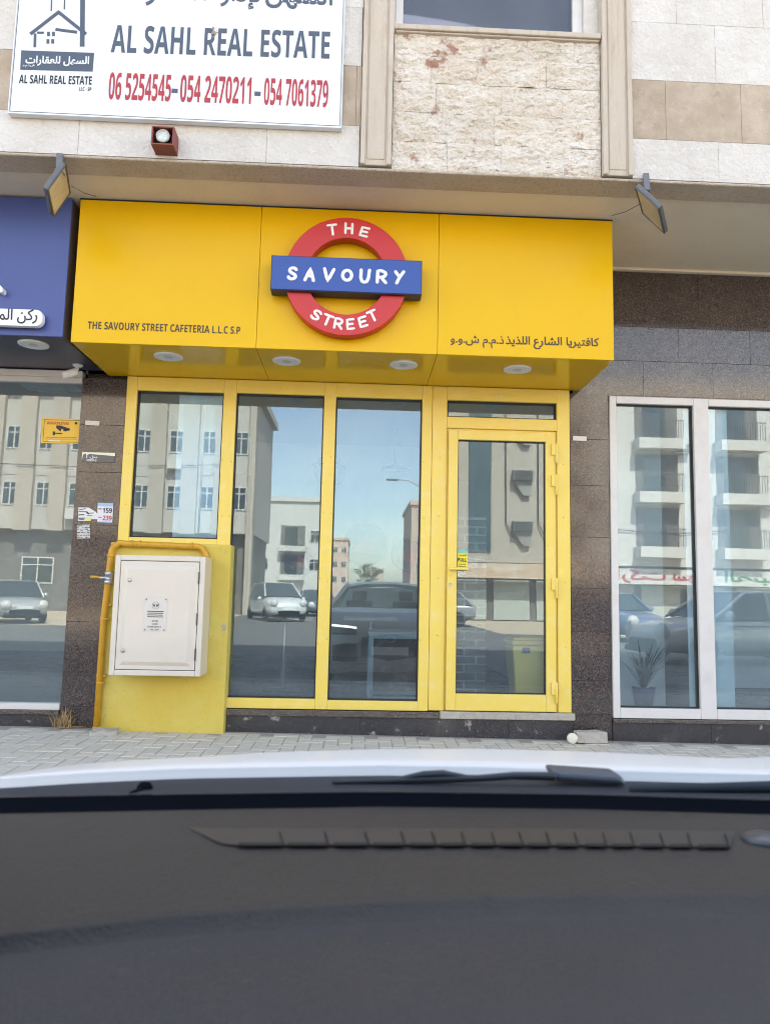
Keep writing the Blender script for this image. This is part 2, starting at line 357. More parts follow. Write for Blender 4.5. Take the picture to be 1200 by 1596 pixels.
M['blind'] = mat('grey_blind', (.55, .46, .42), .6)

# ---------------------------------------------------------------- ground
g = MB(); g.box(-60, 60, -3.35, 0.3, -.3, -.006); tag(g.build('pavement', M['paver_bed']), None, None, kind='structure')
g = MB(); W = .1; GAP = .003
for i in range(-52, 52):                # herringbone pavers
    for j in range(-31, 2):
        k = (i - j) % 4; dz = random.uniform(-.002, .002) - .002
        if k == 0: x0, x1, y0, y1 = i, i + 2, j, j + 1
        elif k == 3: x0, x1, y0, y1 = i, i + 1, j, j + 2
        else: continue
        tx, ty = random.uniform(-.0015, .0015), random.uniform(-.0015, .0015)
        a, b, c, d = x0 * W + GAP, x1 * W - GAP, y0 * W + GAP, y1 * W - GAP
        if d > -.02: continue
        g.add([(a, c, -.03), (b, c, -.03), (b, d, -.03), (a, d, -.03), (a, c, dz - tx - ty), (b, c, dz + tx - ty), (b, d, dz + tx + ty), (a, d, dz - tx + ty)],
              [(4, 5, 6, 7), (0, 1, 5, 4), (1, 2, 6, 5), (2, 3, 7, 6), (3, 0, 4, 7)])
tag(g.build('paving_blocks', M['paver'], bevel=.004, seg=1), None, None, kind='structure')
g = MB(); g.box(-60, 60, -3.5, -3.353, -.3, .004); tag(g.build('kerb', M['concrete'], bevel=.015), None, None, kind='structure')
g = MB(); g.box(-300, 300, -400, 200, -.8, -.16); tag(g.build('ground', M['sand']), None, None, kind='structure')
g = MB(); g.box(-60, 60, -20, -3.503, -.3, -.15); tag(g.build('road', M['asphalt']), None, None, kind='structure')
g = MB(); g.box(-6.2, 5.2, -160, -20.004, -.3, -.152); tag(g.build('side_road', M['asphalt']), None, None, kind='structure')

SLOPE = .0105
for o in COL.objects:
    if o.name in ('pavement', 'paving_blocks', 'kerb'): o.rotation_euler.y = SLOPE; o.location.z = 1.8 * SLOPE
def gz_at(x): return SLOPE * (1.8 - x)
# ---------------------------------------------------------------- the building we are parked at
YO = -1.335                             # face of the overhanging upper storeys
YS = -.82                               # face of the sign boxes
ZS = 3.95                               # underside of the overhang
ZB = 2.857                              # underside of the sign boxes
bl = thing('mixed_use_building', 'cream stone-clad building with granite shopfronts under an overhanging upper storey', 'building', (0, 0, 0))
def cut_wall(mb, x0, x1, z0, z1, holes, y, dep):   # front face with openings and their reveals
    xs = sorted({x0, x1} | {h[i] for h in holes for i in (0, 1)}); zs = sorted({z0, z1} | {h[i] for h in holes for i in (2, 3)})
    for i in range(len(xs) - 1):
        for j in range(len(zs) - 1):
            cx, cz = (xs[i] + xs[i + 1]) / 2, (zs[j] + zs[j + 1]) / 2
            if any(h[0] < cx < h[1] and h[2] < cz < h[3] for h in holes): continue
            mb.face([(xs[i], y, zs[j]), (xs[i + 1], y, zs[j]), (xs[i + 1], y, zs[j + 1]), (xs[i], y, zs[j + 1])])
    for a, b, c, d in holes:
        for p, q in (((a, c), (b, c)), ((b, c), (b, d)), ((b, d), (a, d)), ((a, d), (a, c))):
            mb.face([(p[0], y, p[1]), (q[0], y, q[1]), (q[0], y + dep, q[1]), (p[0], y + dep, p[1])])
# upper storeys: solid core behind the cladding
wx0, wx1 = P(617, 20, YO).x, P(914, 20, YO).x
wz0 = P(760, 47, YO).z
core = MB(); cut_wall(core, -20, 20, ZS + .01, 14, [(wx0, wx1, wz0, wz0 + 1.5)], YO + .06, .3)
core.box(-20, 20, YO + .4, 12, ZS + .02, 14); core.box(-20, -19.5, YO + .06, YO + .4, ZS + .02, 14); core.box(19.5, 20, YO + .06, YO + .4, ZS + .02, 14)
core.box(-20, 20, YO + .06, YO + .4, 13.7, 14)
core.build('upper_wall', M['white_stone'], bl)
# stone blocks
def rowz(v, u): return P(u, v, YO).z
bz = [ZS + .012] + [rowz(v, 1000) for v in (216, 124, 34)]
while bz[-1] < 7.5: bz.append(bz[-1] + .385)
def blocks(mb, xa, xb, z0, z1, wdt, off, y, th=.05, gap=.0009):
    x = xa - off
    while x < xb:
        a, b = max(x, xa), min(x + wdt, xb)
        if b - a > .03:
            dy = random.uniform(0, .0012)
            mb.box(a + gap, b - gap, y + dy, y + th, z0 + gap, z1 - gap)
        x += wdt
px_l0, px_l1 = P(562, 200, YO).x, P(611, 200, YO).x
px_r0, px_r1 = P(937, 200, YO).x, P(984, 200, YO).x
for xa, xb, o in ((-9, px_l0, .35), (px_r1, 9, .02)):
    wb, bb, w0 = MB(), MB(), MB()
    for i in range(len(bz) - 1):
        blocks((w0, bb)[i] if i < 2 else wb, xa, xb, bz[i], bz[i + 1], .62 if i != 1 else .53, o + .27 * (i % 2), YO)
    wb.build('stone_cladding', M['white_stone'], bl, bevel=.0015); w0.build('stone_base_course', M['white_stone'], bl, bevel=.0015)
    bb.build('brown_stone_band', M['brown_stone'], bl, bevel=.0015)
# pilasters: a flat shaft between two raised fillets
for a, b in ((px_l0, px_l1), (px_r0, px_r1)):
    q = MB(); q.box(a + .006, b - .006, YO - .012, YO + .055, ZS + .021, 7.5)
    for x in (a + .002, b - .034): q.box(x, x + .032, YO - .03, YO + .055, ZS + .02, 7.5)
    q.box(a + .045, b - .045, YO - .018, YO + .05, ZS + .06, 7.49)
    q.build('pilaster', M['trim_stone'], bl, bevel=.006)
# split-face stone
sp = MB(); zz = [ZS + .012] + [P(640, v, YO).z for v in (219, 173, 126, 85)] + [wz0 - .045]
pa, pb = px_l1 + .003, px_r0 - .003
for i in range(5):
    x = pa; first = True
    while x < pb - .02:
        wd = random.uniform(.30, .46) if not first else random.uniform(.14, .4); first = False
        xe = min(x + wd, pb)
        if pb - xe < .12: xe = pb
        nx, nz = max(6, int((xe - x) / .008)), 22
        rows = []
        seed = random.uniform(0, 50); off = random.uniform(-.003, .003)
        for jz in range(nz + 1):
            r = []
            for jx in range(nx + 1):
                fx, fz = jx / nx, jz / nz
                X, Z = x + (xe - x) * fx, zz[i] + (zz[i + 1] - zz[i]) * fz
                e = min(1, min(fx * (xe - x), (1 - fx) * (xe - x), fz * .17, (1 - fz) * .17) / .025)
                n = noise.fractal(Vector((X * 7 + seed, seed, Z * 13)), .9, 2.1, 5)
                d = off + .004 * e ** .5 + (.3 + .7 * e) * (.016 * n + .017 * abs(noise.noise(Vector((X * 13, seed + 9, Z * 38)))) - .010 * max(0, noise.noise(Vector((X * 30, seed, Z * 75)))))
                r.append((X, YO + .012 - d, Z))
            rows.append(r)
        sp.grid(rows, True)
        x = xe
sp.build('split_stone_panel', M['split_stone'], bl)
# window of the upper storey
fw = MB(); y1 = YO + .10
for a, b, c, d in ((wx0, wx0 + .055, wz0, 6.0), (wx1 - .07, wx1, wz0, 6.0)): fw.box(a + .002, b, y1, y1 + .06, c + .002, wz0 + 1.49)
fw.box(wx0 + .055, wx1 - .07, y1, y1 + .06, wz0 + .003, wz0 + .02); fw.box(wx0 + .055, wx1 - .07, y1, y1 + .06, wz0 + 1.43, wz0 + 1.49)
win = fw.build('window', M['upvc'], bl, bevel=.004)
q = MB(); q.box(wx0 + .057, wx1 - .072, y1 + .025, y1 + .031, wz0 + .021, wz0 + 1.428); q.build('pane', M['pane_tint'], win)
q = MB(); q.box(wx0 + .057, wx1 - .072, y1 + .08, y1 + .086, wz0 + .01, wz0 + 1.45); q.build('blind', M['blind'], win)
q = MB(); q.box(pa + .002, pb - .002, YO - .03, y1, wz0 - .042, wz0 - .004); q.box(pa + .006, pb - .006, YO - .016, YO + .05, wz0 - .056, wz0 - .043)
q.build('window_sill', M['trim_stone'], bl, bevel=.008)
# underside of the overhang
q = MB(); q.box(-20, 20, YO - .004, YO + .21, ZS - .012, ZS + .008); q.build('overhang_edge', M['edge_stone'], bl, bevel=.008)
q = MB(); q.box(-20, 20, YO + .2105, .3, ZS - .004, ZS + .008); q.build('soffit', M['soffit'], bl)
q = MB(); q.box(1.9, 20, -.05, -.001, ZS - .03, ZS - .005); q.build('soffit_trim', M['soffit'], bl, bevel=.006)
# ---- ground floor
xL0, xL1 = -2.275, -1.915               # left granite pier
xR0, xR1 = 1.755, 2.082                 # right granite pier
zH = 2.815                              # head of the right shop window
gz = [0.0, .195, .46, .85, 1.20, 1.62, 2.05, 2.44, 2.83]
for a, b in ((xL0, xL1), (xR0, xR1)):
    pier = MB()
    for i in range(len(gz) - 1): pier.box(a + .0011, b - .0011, -.012 + random.uniform(0, .003), .06, gz[i] + .0011, gz[i + 1] - .0011)
    pier.box(a + .01, b - .01, .061, .3, 0, 3.9)
    pier.build('granite_pier', M['granite'], bl, bevel=.001)
gt = MB(); gx = MB()
hz = [zH + .012, 3.13, 3.43, ZS - .03]
for i in range(3):
    x = xR0 - .3 + (.33, .0, .42)[i]
    while x < 14:
        wd = (.60, .62, 1.0)[i]
        (gt if i < 2 else gx).box(max(x, xR0 - .28) + .0009, x + wd - .0009, -.012 + random.uniform(0, .003), .06, hz[i] + .0009, hz[i + 1] - .0009); x += wd
gt.box(1.5, 14, .061, .3, zH + .03, ZS - .002)
gt.build('granite_cladding', M['granite_dull'], bl, bevel=.001)
gx.build('granite_frieze', M['granite'], bl, bevel=.001)
q = MB(); q.box(-14, xR0 - .3, .061, .3, ZB + .03, ZS - .002); q.build('lintel_wall', M['plaster_in'], bl)
# plinths
pl, pR, pL = MB(), MB(), MB()
for a, b in ((-.985, .06), (.0615, .70), (.7015, 1.24), (1.2415, 1.752)): pl.box(a, b, -.03 + random.uniform(0, .002), .3, -.05, .148)
for k in range(12): pR.box(2.084 + k * .8, 2.084 + k * .8 + .7985, -.02, .3, -.05, .135); pL.box(-2.278 - (k + 1) * .8, -2.278 - k * .8 - .0015, -.02, .3, -.05, .13)
for q in (pl, pR, pL): q.build('plinth', M['plinth'], bl, bevel=.002)
for bx_ in ((-.985, .69, -.045, .3, .1495, .197), (2.084, 12, -.035, .3, .1365, .168), (-12, -2.278, -.035, .3, .1315, .165)): q = MB(); q.box(*bx_); q.build('plinth_coping', M['granite_dull'], bl, bevel=.004)
q = MB(); q.box(.692, 1.77, -.055, .3, .1495, .205); q.build('door_sill', M['concrete'], bl, bevel=.006)

# ---- yellow shopfront
ZF0, ZF1 = .202, 2.853
fr = MB(); yA, yB = -.022, .06
fr.box(-1.912, -1.826, yA, yB, 1.35, ZF1); fr.box(-1.122, -1.018, yA, yB, ZF0, ZF1); fr.box(-.297, -.2, yA, yB, ZF0, ZF1)
fr.box(.516, .598, yA, yB, ZF0, ZF1); fr.box(.601, .724, yA + .005, yB, .207, ZF1); fr.box(1.642, 1.75, yA, yB, .207, ZF1)
for a, b, z0, z1 in ((-1.826, -1.122, 2.738, ZF1), (-1.018, -.297, 2.742, ZF1), (-.2, .516, 2.735, ZF1), (.724, 1.642, 2.738, ZF1), (-1.018, -.297, ZF0, .282),
                     (-.2, .516, ZF0, .275), (-1.826, -1.122, 1.40, 1.53), (.724, 1.642, 2.50, 2.596)):
    fr.box(a, b, yA, yB, z0, z1)
shopf = fr.build('shopfront_frame', M['frame_yellow'], bl, bevel=.005)
bd = MB()                               # glazing beads, one step back from the frame
def bead(mb, a, b, c, d, y0, y1, t=.011):
    mb.box(a, a + t, y0, y1, c, d); mb.box(b - t, b, y0, y1, c, d); mb.box(a + t, b - t, y0, y1, c, c + t); mb.box(a + t, b - t, y0, y1, d - t, d)
PANES = [(-1.826, -1.122, 1.53, 2.738), (-1.018, -.297, .282, 2.742), (-.2, .516, .275, 2.735), (.724, 1.642, 2.596, 2.738)]
for p in PANES: bead(bd, *p, .004, .05)
bd.build('glazing_bead', M['black_rubber'], shopf)
for a, b, c, d in PANES:
    q = MB(); q.box(a + .005, b - .005, .02, .026, c + .005, d - .005); q.build('pane', M['pane'], shopf)
sc = MB()                               # screw caps dotted along the frame
for x in (-1.86, -1.1, -1.04, -.28, -.22, .535, .66, 1.70):
    for z in (.75, 1.25, 1.75, 2.2): sc.lathe((x + random.uniform(-.01, .01), yA - .0005, z + random.uniform(-.05, .05)), (0, -1, 0), [(.006, 0), (.005, .002), (.0, .0025)], 8)
for x in (-1.5, -.66, .17, 1.15): sc.lathe((x, yA - .0005, 2.80), (0, -1, 0), [(.006, 0), (.005, .002), (.0, .0025)], 8)
sc.build('frame_screw', M['wall_yellow'], shopf)
# door
dr = MB(); yd0, yd1 = -.04, .03
dx0, dx1, dz0, dz1 = .737, 1.622, .213, 2.478
gx0, gx1, gz0, gz1 = .815, 1.543, .345, 2.402
dr.box(dx0, gx0, yd0, yd1, dz0, dz1); dr.box(gx1, dx1, yd0, yd1, dz0, dz1); dr.box(gx0 + .0005, gx1 - .0005, yd0, yd1, dz0, gz0); dr.box(gx0 + .0005, gx1 - .0005, yd0, yd1, gz1, dz1)
door = dr.build('door', M['frame_yellow'], bl, bevel=.004)
q = MB(); q.box(gx0 + .003, gx1 - .003, -.005, .001, gz0 + .003, gz1 - .003); q.build('pane', M['pane'], door)
q = MB(); bead(q, gx0, gx1, gz0, gz1, -.015, .02, .008); q.build('glazing_bead', M['black_rubber'], door)
for v in (703, 752, 913, 1076):
    c = P(862, v, yd0); q = MB(); q.box(c.x - .018, c.x + .020, yd0 - .018, yd0 - .001, c.z - .035, c.z + .06); q.tube([(c.x + .022, yd0 - .014, c.z - .095), (c.x + .022, yd0 - .014, c.z + .055)], .0105)
    q.build('hinge', M['frame_yellow'], door, bevel=.002)
c = P(703, 887, yd0); q = MB(); q.lathe((c.x, yd0 - .0005, c.z), (0, -1, 0), [(.021, 0), (.021, .006), (.017, .01), (0, .011)], 20)
q.tube([(c.x, yd0 - .008, c.z), (c.x, yd0 - .052, c.z), (c.x + .02, yd0 - .058, c.z + .001), (c.x + .128, yd0 - .055, c.z + .001)], .011)
q.box(c.x - .016, c.x + .016, yd0 - .006, yd0 - .0007, c.z - .05, c.z + .045)
q.build('door_handle', M['frame_yellow'], door, bevel=.002)
c = P(702, 911, yd0); q = MB(); q.lathe((c.x, yd0 - .0005, c.z), (0, -1, 0), [(.011, 0), (.011, .004), (0, .005)], 16); q.box(c.x - .005, c.x + .005, yd0 - .005, yd0 - .0005, c.z - .03, c.z - .005); q.build('lock', M['steel'], door)
q = MB(); q.box(.7245, .7365, .0, .03, .208, 2.498); q.box(1.6225, 1.6415, .0, .03, .208, 2.498); q.box(.737, 1.622, .0, .03, 2.4785, 2.4995); q.build('door_jamb', M['frame_yellow'], bl)
# push-pull sticker on the door glass
st = MB(); a, b = P(712, 856, -.008), P(728, 888, -.008); st.box(a.x, b.x, -.0085, -.0055, b.z, a.z)
stk = st.build('door_sticker', mat('sticker_yellow', (.78, .66, .03), .4), None)
tag(stk, 'small yellow PULL sticker with a teal top stuck on the glass of the yellow door', 'sticker')
q = MB(); q.box(a.x, b.x, -.0095, -.0087, a.z - .028, a.z); q.build('sticker_band', mat('teal_print', (.16, .52, .47), .5), stk)
q = MB(); text(q, 'PULL', (713.5, 875), (727, 875.6), 5.5, -.0086, .012); text(q, arabic('اسحب'), (716, 866), (726, 866), 5, -.0086, .01, natural=1.0)
for v in (879.5, 883): strip(q, (a.x + .015, P(720, v, -.008).z), (b.x - .014, P(720, v, -.008).z), .004, -.0086, .0008)
q.build('lettering', M['ink_black'], stk)

# ---- white shop window on the right
wr = MB(); X0, X1 = 2.086, 2.836; zb0, zb1 = .172, zH
wr.box(X0, X0 + .058, -.03, .06, zb0, zb1); wr.box(2.80, 2.93, -.03, .06, zb0, zb1)
for a, b in ((X0 + .058, 2.80), (2.93, 3.72)): wr.box(a, b, -.03, .06, zb0, .252); wr.box(a, b, -.03, .06, zb1 - .062, zb1)
for k in range(1, 4):
    xx = 3.72 + (k - 1) * .92; wr.box(xx, xx + .13, -.03, .06, zb0, zb1); wr.box(xx + .13, xx + .92, -.03, .06, zb0, .252); wr.box(xx + .13, xx + .92, -.03, .06, zb1 - .062, zb1)
rw = wr.build('window', M['upvc'], bl, bevel=.006)
RP = [(X0 + .058, 2.80), (2.93, 3.72)] + [(3.85 + k * .92, 3.85 + k * .92 + .79) for k in range(3)]
q = MB()
for a, b in RP: bead(q, a, b, .252, zb1 - .062, .0, .05, .009)
q.build('glazing_bead', M['black_rubber'], rw)
for a, b in RP:
    q = MB(); q.box(a + .004, b - .004, .02, .026, .256, zb1 - .066); q.build('pane', M['pane_pale'], rw)
q = MB(); q.box(2.084, 8, -.01, .25, zH + .0005, zH + .0115); q.build('window_head', M['granite'], bl)
q = MB(); q.box(6.61, 14, .0, .3, .14, ZS - .6); q.build('side_wall', M['granite_dull'], bl)

# ---- shop window on the left
wl = MB(); zt = P(60, 577, 0).z
wl.box(-8, -2.279, -.02, .06, zt - .055, zt); wl.box(-8, -2.279, -.012, .06, zt - .10, zt - .0555)
wl.box(-8, -2.279, -.02, .06, .166, .215)
lw = wl.build('window', M['upvc'], bl, bevel=.004)
q = MB(); q.box(-8, -2.281, .02, .026, .2155, zt - .1005); q.build('pane', M['pane_pale'], lw)
q = MB(); q.box(-2.2805, -2.2765, .0, .06, .166, zt - .1); q.build('glazing_bead', M['dark_steel'], lw)
q = MB(); q.box(-8, -2.28, .061, .3, zt - .03, 2.92); q.build('window_head', M['granite'], bl)
q = MB(); q.box(-14, -8.001, 0, .3, .14, ZS - .02); q.build('side_wall', M['granite_dull'], bl)

# ---- rooms behind the glass
q = MB()
q.box(-9, 9, 6.0, 6.2, -.3, 4.0); q.box(-14, 14, 6.2, 12, -.3, 3.9)
q.box(-2.2, -2.05, .301, 6, -.3, 3.9); q.box(1.93, 2.06, .301, 6, -.3, 3.9); q.box(-9.2, -9, .31, 6, -.3, 3.9); q.box(9, 9.2, .31, 6, -.3, 3.9)
q.build('interior_wall', M['plaster_in'], bl)
q = MB(); q.box(-9, 9, .3, 6, -.3, .12); q.build('interior_floor', M['floor_in'], bl)
q = MB(); q.box(-9, 9, .301, 6, 3.02, 3.9); q.build('interior_ceiling', M['ceiling_in'], bl)
q = MB(); q.box(.80, 1.22, .9, 1.02, .121, 1.86)
ip = q.build('partition', mat('mortar_pale', (.62, .60, .57), .9), bl)
q = MB()
for i in range(23):
    x = .80 - (.11 if i % 2 else 0); z = .125 + i * .075
    while x < 1.215:
        a, b = max(x, .80) + .006, min(x + .21, 1.218)
        if b - a > .02: q.box(a, b, .887, .9, z, z + .06)
        x += .22
q.build('brick_facing', mat('dark_brick', (.10, .09, .085), .7, island=.3), ip)
# menu mural on the back wall of the cafeteria
mu = MB(); mu.box(-1.3, .9, 3.0, 3.02, .9, 2.95); mural = mu.build('menu_mural', mat('mural_yellow', (.80, .74, .58), .6))
tag(mural, 'pale yellow food mural hanging inside, dimly seen through the middle pane', 'mural')
q = MB()
for (x, z, r) in ((-.35, 2.62, .2), (.1, 1.72, .27), (.62, 1.6, .2), (-.7, 1.5, .2)): q.lathe((x, 2.999, z), (0, -1, 0), [(r, 0), (r, .004), (r * .85, .006), (r * .8, .005), (0, .005)], 40)
q.build('printed_plate', mat('mural_plate', (.20, .26, .36), .6), mural)
q = MB()
for (x, z, r) in ((.1, 1.72, .17), (.62, 1.6, .12), (-.7, 1.5, .12)): q.prism([(x - r, z - r * .5), (x + r * .9, z - r * .7), (x + r * .2, z + r * .8)], 2.988, 2.9925)
q.build('printed_food', mat('mural_food', (.62, .26, .24), .6), mural)
# yellow pedal bin behind the door
bnc = P(824, 1084, .28); bin_ = thing('pedal_bin', 'yellow pedal bin standing inside behind the glass door', 'bin', (bnc.x, .3, .12))
q = MB(); bw0, bw1, bh = .15, .19, .52; cx, cyy, z0 = bnc.x + .02, .30, .20
q.add([(cx + s * b, cyy + t * b * .9, z) for z, b in ((z0, bw0), (z0 + bh, bw1)) for s, t in ((-1, -1), (1, -1), (1, 1), (-1, 1))], [(0, 1, 2, 3), (4, 5, 6, 7), (0, 1, 5, 4), (1, 2, 6, 5), (2, 3, 7, 6), (3, 0, 4, 7)])
q.build('bin_body', mat('bin_yellow', (.95, .66, .10), .4), bin_, bevel=.02)
q = MB(); q.box(cx - .2, cx + .2, cyy - .185, cyy + .185, z0 + bh + .003, z0 + bh + .04); q.box(cx - .185, cx + .185, cyy - .17, cyy + .17, z0 + bh + .04, z0 + bh + .065); q.build('lid', mat('bin_lid', (.92, .60, .09), .4), bin_, bevel=.012)
q = MB(); q.box(cx - .07, cx + .03, cyy - .19, cyy - .15, z0 + .02, z0 + .045); q.build('pedal', M['ink_black'], bin_, bevel=.004)
q = MB(); q.box(cx - .11, cx - .05, cyy - .182, cyy - .16, z0 + bh - .06, z0 + bh - .015); q.build('bin_label', M['ink_slate'], bin_)
# cafe tables
def cafe_table(x, y, lab):
    t = thing('cafe_table', lab, 'table', (x, y, .12), 'cafe tables inside the cafeteria')
    q = MB(); q.box(x - .3, x + .3, y - .3, y + .3, .83, .86); q.build('tabletop', mat('table_wood', (.52, .42, .27), .5), t, bevel=.006)
    q = MB(); q.tube([(x, y, .135), (x, y, .828)], .022); q.build('pedestal', M['steel'], t)
    q = MB(); q.lathe((x, y, .121), (0, 0, 1), [(.2, 0), (.2, .01), (.03, .025), (0, .025)]); q.build('foot', M['dark_steel'], t)
cafe_table(-.72, 1.75, 'tall cafe table with pale square top behind the left tall pane')
cafe_table(.18, 2.3, 'tall cafe table with pale square top behind the middle pane, beside the display counter')
# glass display counter
dc = thing('display_counter', 'pale blue framed glass display counter inside behind the middle pane', 'counter', (.45, 1.2, .12))
q = MB()
for x in (.16, .86):
    for y in (1.0, 1.5): q.box(x - .022, x + .022, y - .022, y + .022, .121, .745)
for z in (.15, .725):
    for y in (1.0, 1.5): q.box(.1825, .8375, y - .02, y + .02, z - .02, z + .02)
    for x in (.16, .86): q.box(x - .02, x + .02, 1.0225, 1.4775, z - .02, z + .02)
q.build('frame', mat('counter_frame', (.42, .52, .55), .4), dc, bevel=.004)
q = MB(); q.box(.183, .837, 1.44, 1.46, .172, .70); q.build('back_panel', mat('counter_back', (.16, .09, .06), .6, vary=[(9, (.30, .22, .16), .5, .7)]), dc)
q = MB(); q.box(.13, .89, .97, 1.53, .7475, .77); q.build('countertop', mat('counter_top', (.42, .50, .53), .35), dc, bevel=.004)
# white roller blind in the first pane
q = MB(); a, b = P(276, 700, .062).x, P(346, 700, .062).x; q.box(a, b, .062, .066, 1.45, 2.85)
tag(q.build('roller_blind', mat('blind_white', (.78, .84, .86), .7)), 'white roller blind hanging behind the pane above the meter cabinet', 'blind')
# pendant lamps
for i, (x, y, lab) in enumerate(((-.35, 2.2, 'round pendant lamp hanging inside, nearer the left tall pane'), (.42, 2.4, 'round pendant lamp hanging inside behind the middle pane'))):
    t = thing('pendant_lamp', lab, 'lamp', (x, y, 3.02), 'pendant lamps inside the cafeteria')
    q = MB(); q.tube([(x, y, 3.018), (x, y, 2.62)], .006); q.build('cord', M['ink_black'], t)
    q = MB(); q.lathe((x, y, 2.62), (0, 0, -1), [(.02, 0), (.05, .02), (.17, .06), (.17, .07), (0, .065)]); q.build('lamp_shade', M['dark_steel'], t)
# right shop: pale partitions, curtain, plant
q = MB(); q.box(2.42, 2.86, .8, .83, .125, 2.9); q.box(4.3, 6, 2.6, 2.64, .125, 2.9); q.build('partition', M['plaster_pale'], bl)
q = MB(); a, b = P(1067, 800, .065).x, P(1086, 800, .065).x; q.box(a, b, .064, .068, .17, 2.82); a, b = P(1098, 800, .065).x, P(1136, 800, .065).x; q.box(a, b, .064, .068, .17, 2.82)
tag(q.build('vertical_blind', mat('blind_pale', (.74, .82, .85), .7)), 'pale blue vertical blind panels behind the white framed shop window', 'blind')
pc = P(1003, 1075, .75); pt = thing('potted_plant', 'spiky potted plant in a blue pot inside the white framed window', 'plant', (pc.x, .75, .12))
q = MB(); q.lathe((pc.x, .75, .121), (0, 0, 1), [(.07, 0), (.10, .20), (.105, .21), (.09, .21), (.08, .18), (0, .18)]); q.build('pot', mat('pot_blue', (.06, .10, .28), .4), pt)
q = MB()
for k in range(46):
    an, ti, ln = random.uniform(0, 6.28), random.uniform(.05, .75), random.uniform(.3, .55)
    d = Vector((math.cos(an) * ti, math.sin(an) * ti, 1)).normalized(); n = Vector((-math.sin(an), math.cos(an), 0)) * .009
    o = Vector((pc.x, .75, .30)); m = o + d * ln * .55; e = o + d * ln + Vector((math.cos(an), math.sin(an), -.5)) * ln * ti * .25
    q.add([o - n * .6, o + n * .6, m + n, m - n, e], [(0, 1, 2, 3), (3, 2, 4)])
q.build('leaves', mat('plant_leaf', (.06, .075, .045), .6, island=.4), pt)
# left shop: ceiling air vent
q = MB(); c = Vector((-2.95, .9, 3.0))
for k in range(5): q.box(c.x - .22 + k * .02, c.x + .22 - k * .02, c.y - .18 + k * .075, c.y - .18 + k * .075 + .03, c.z - .02, c.z + .01)
q.box(c.x - .26, c.x + .26, c.y - .22, c.y + .22, c.z + .012, c.z + .018); q.build('air_vent', M['plaster_pale'], bl)

# ---------------------------------------------------------------- yellow sign box
sx0, sx1 = -2.072, 1.848
sb = thing('shop_sign', 'long yellow box sign with red and blue roundel above the yellow shopfront', 'sign', (0, YS, ZB))
s1, s2 = P(404, 430, YS).x, P(683, 440, YS).x
q = MB()
for a, b in ((sx0, s1 - .0015), (s1 + .0015, s2 - .0015), (s2 + .0015, sx1)): q.box(a, b, YS, YS + .02, ZB, ZS - .02)
q.build('front_panel', M['sign_yellow'], sb, bevel=.002)
q = MB(); q.box(sx0 + .003, sx1 - .003, YS + .0205, YS + .2, ZB + .03, ZS - .012); q.box(sx0 + .003, sx1 - .003, YS + .2, .05, ZB + .03, ZS - .03); q.build('sign_box', M['sign_yellow'], sb)
q = MB()
for a, b in ((sx0 + .002, s1 - .0015), (s1 + .0015, s2 - .0015), (s2 + .0015, sx1 - .002)): q.box(a, b, YS + .0205, -.001, ZB, ZB + .028)
q.build('underside_panel', mat('underside_yellow', (.74, .425, .010), .12, spec=.5, bump=[(1.2, .04, .02)]), sb, bevel=.001)
q = MB(); q.box(sx0 - .01, sx1 + .005, YS + .004, YS + .1, ZS - .019, ZS - .008); q.build('sealant', M['ink_black'], sb)
for u, v in ((263, 555), (447, 562), (629, 568), (806, 575)):
    c = PZ(u, v, ZB); q = MB(); q.lathe((c.x, c.y, ZB - .0005), (0, 0, -1), [(.108, 0), (.106, .008), (.082, .014), (.076, .008)], 40)
    d = q.build('downlight', M['downlight'], sb)
    q = MB(); q.lathe((c.x, c.y, ZB - .001), (0, 0, -1), [(.0755, 0), (.07, .007), (.0, .008)], 40); q.build('diffuser', M['downlight_in'], d)
q = MB(); text(q, 'THE SAVOURY STREET CAFETERIA L.L.C S.P', (137, 512.5), (374.5, 520.8), 11.5, YS, .022); q.build('lettering', M['ink_brown'], sb)
q = MB(); text(q, arabic('كافتيريا الشارع اللذيذ') + '', (788, 536), (933, 539.5), 14, YS, .02, natural=1.0)
text(q, arabic('ش.و.و') + ' ' + arabic('ذ.م.م'), (702, 533.5), (785, 536), 14, YS, .014, natural=1.0)
q.build('arabic_lettering', M['ink_brown'], sb)
# roundel
YR = YS - .10
cen = (P(540, 339, YR) + P(540, 523, YR)) / 2; ro = (P(540, 339, YR) - P(540, 523, YR)).length / 2
ri = (P(541, 371, YR) - P(541, 490, YR)).length / 2
def arcband(a0, a1, n=64):
    q = MB(); rows = []
    for k in range(n + 1):
        a = a0 + (a1 - a0) * k / n; c, s = math.cos(a), math.sin(a)
        rows.append([(cen.x + r * c, y, cen.z + r * s) for r, y in ((ri, YR), (ro, YR), (ro, YS - .012), (ri, YS - .012))])
    q.grid(rows, False, True); q.face(rows[0]); q.face(rows[-1][::-1]); return q
q = MB()
bz0, bz1 = P(540, 456, YR - .03).z, P(540, 402, YR - .03).z; bx0, bx1 = P(422.3, 428, YR - .03).x, P(657.5, 432, YR - .03).x
aT = math.asin((bz1 - cen.z) / ro); aB = math.asin((cen.z - bz0) / ro)
for a0, a1 in ((aT * .9, math.pi - aT * .9), (math.pi + aB * .9, 2 * math.pi - aB * .9)):
    b = arcband(a0, a1); q.add(b.v, b.f)
ringo = q.build('roundel_ring', M['red'], sb, bevel=.004)
q = MB()
for a in (R(45), R(135), R(225), R(315)): q.lathe((cen.x + math.cos(a) * (ro + ri) / 2, YS - .0005, cen.z + math.sin(a) * (ro + ri) / 2), (0, -1, 0), [(.02, 0), (.02, .0112)], 12)
q.build('roundel_spacer', M['dark_steel'], sb)
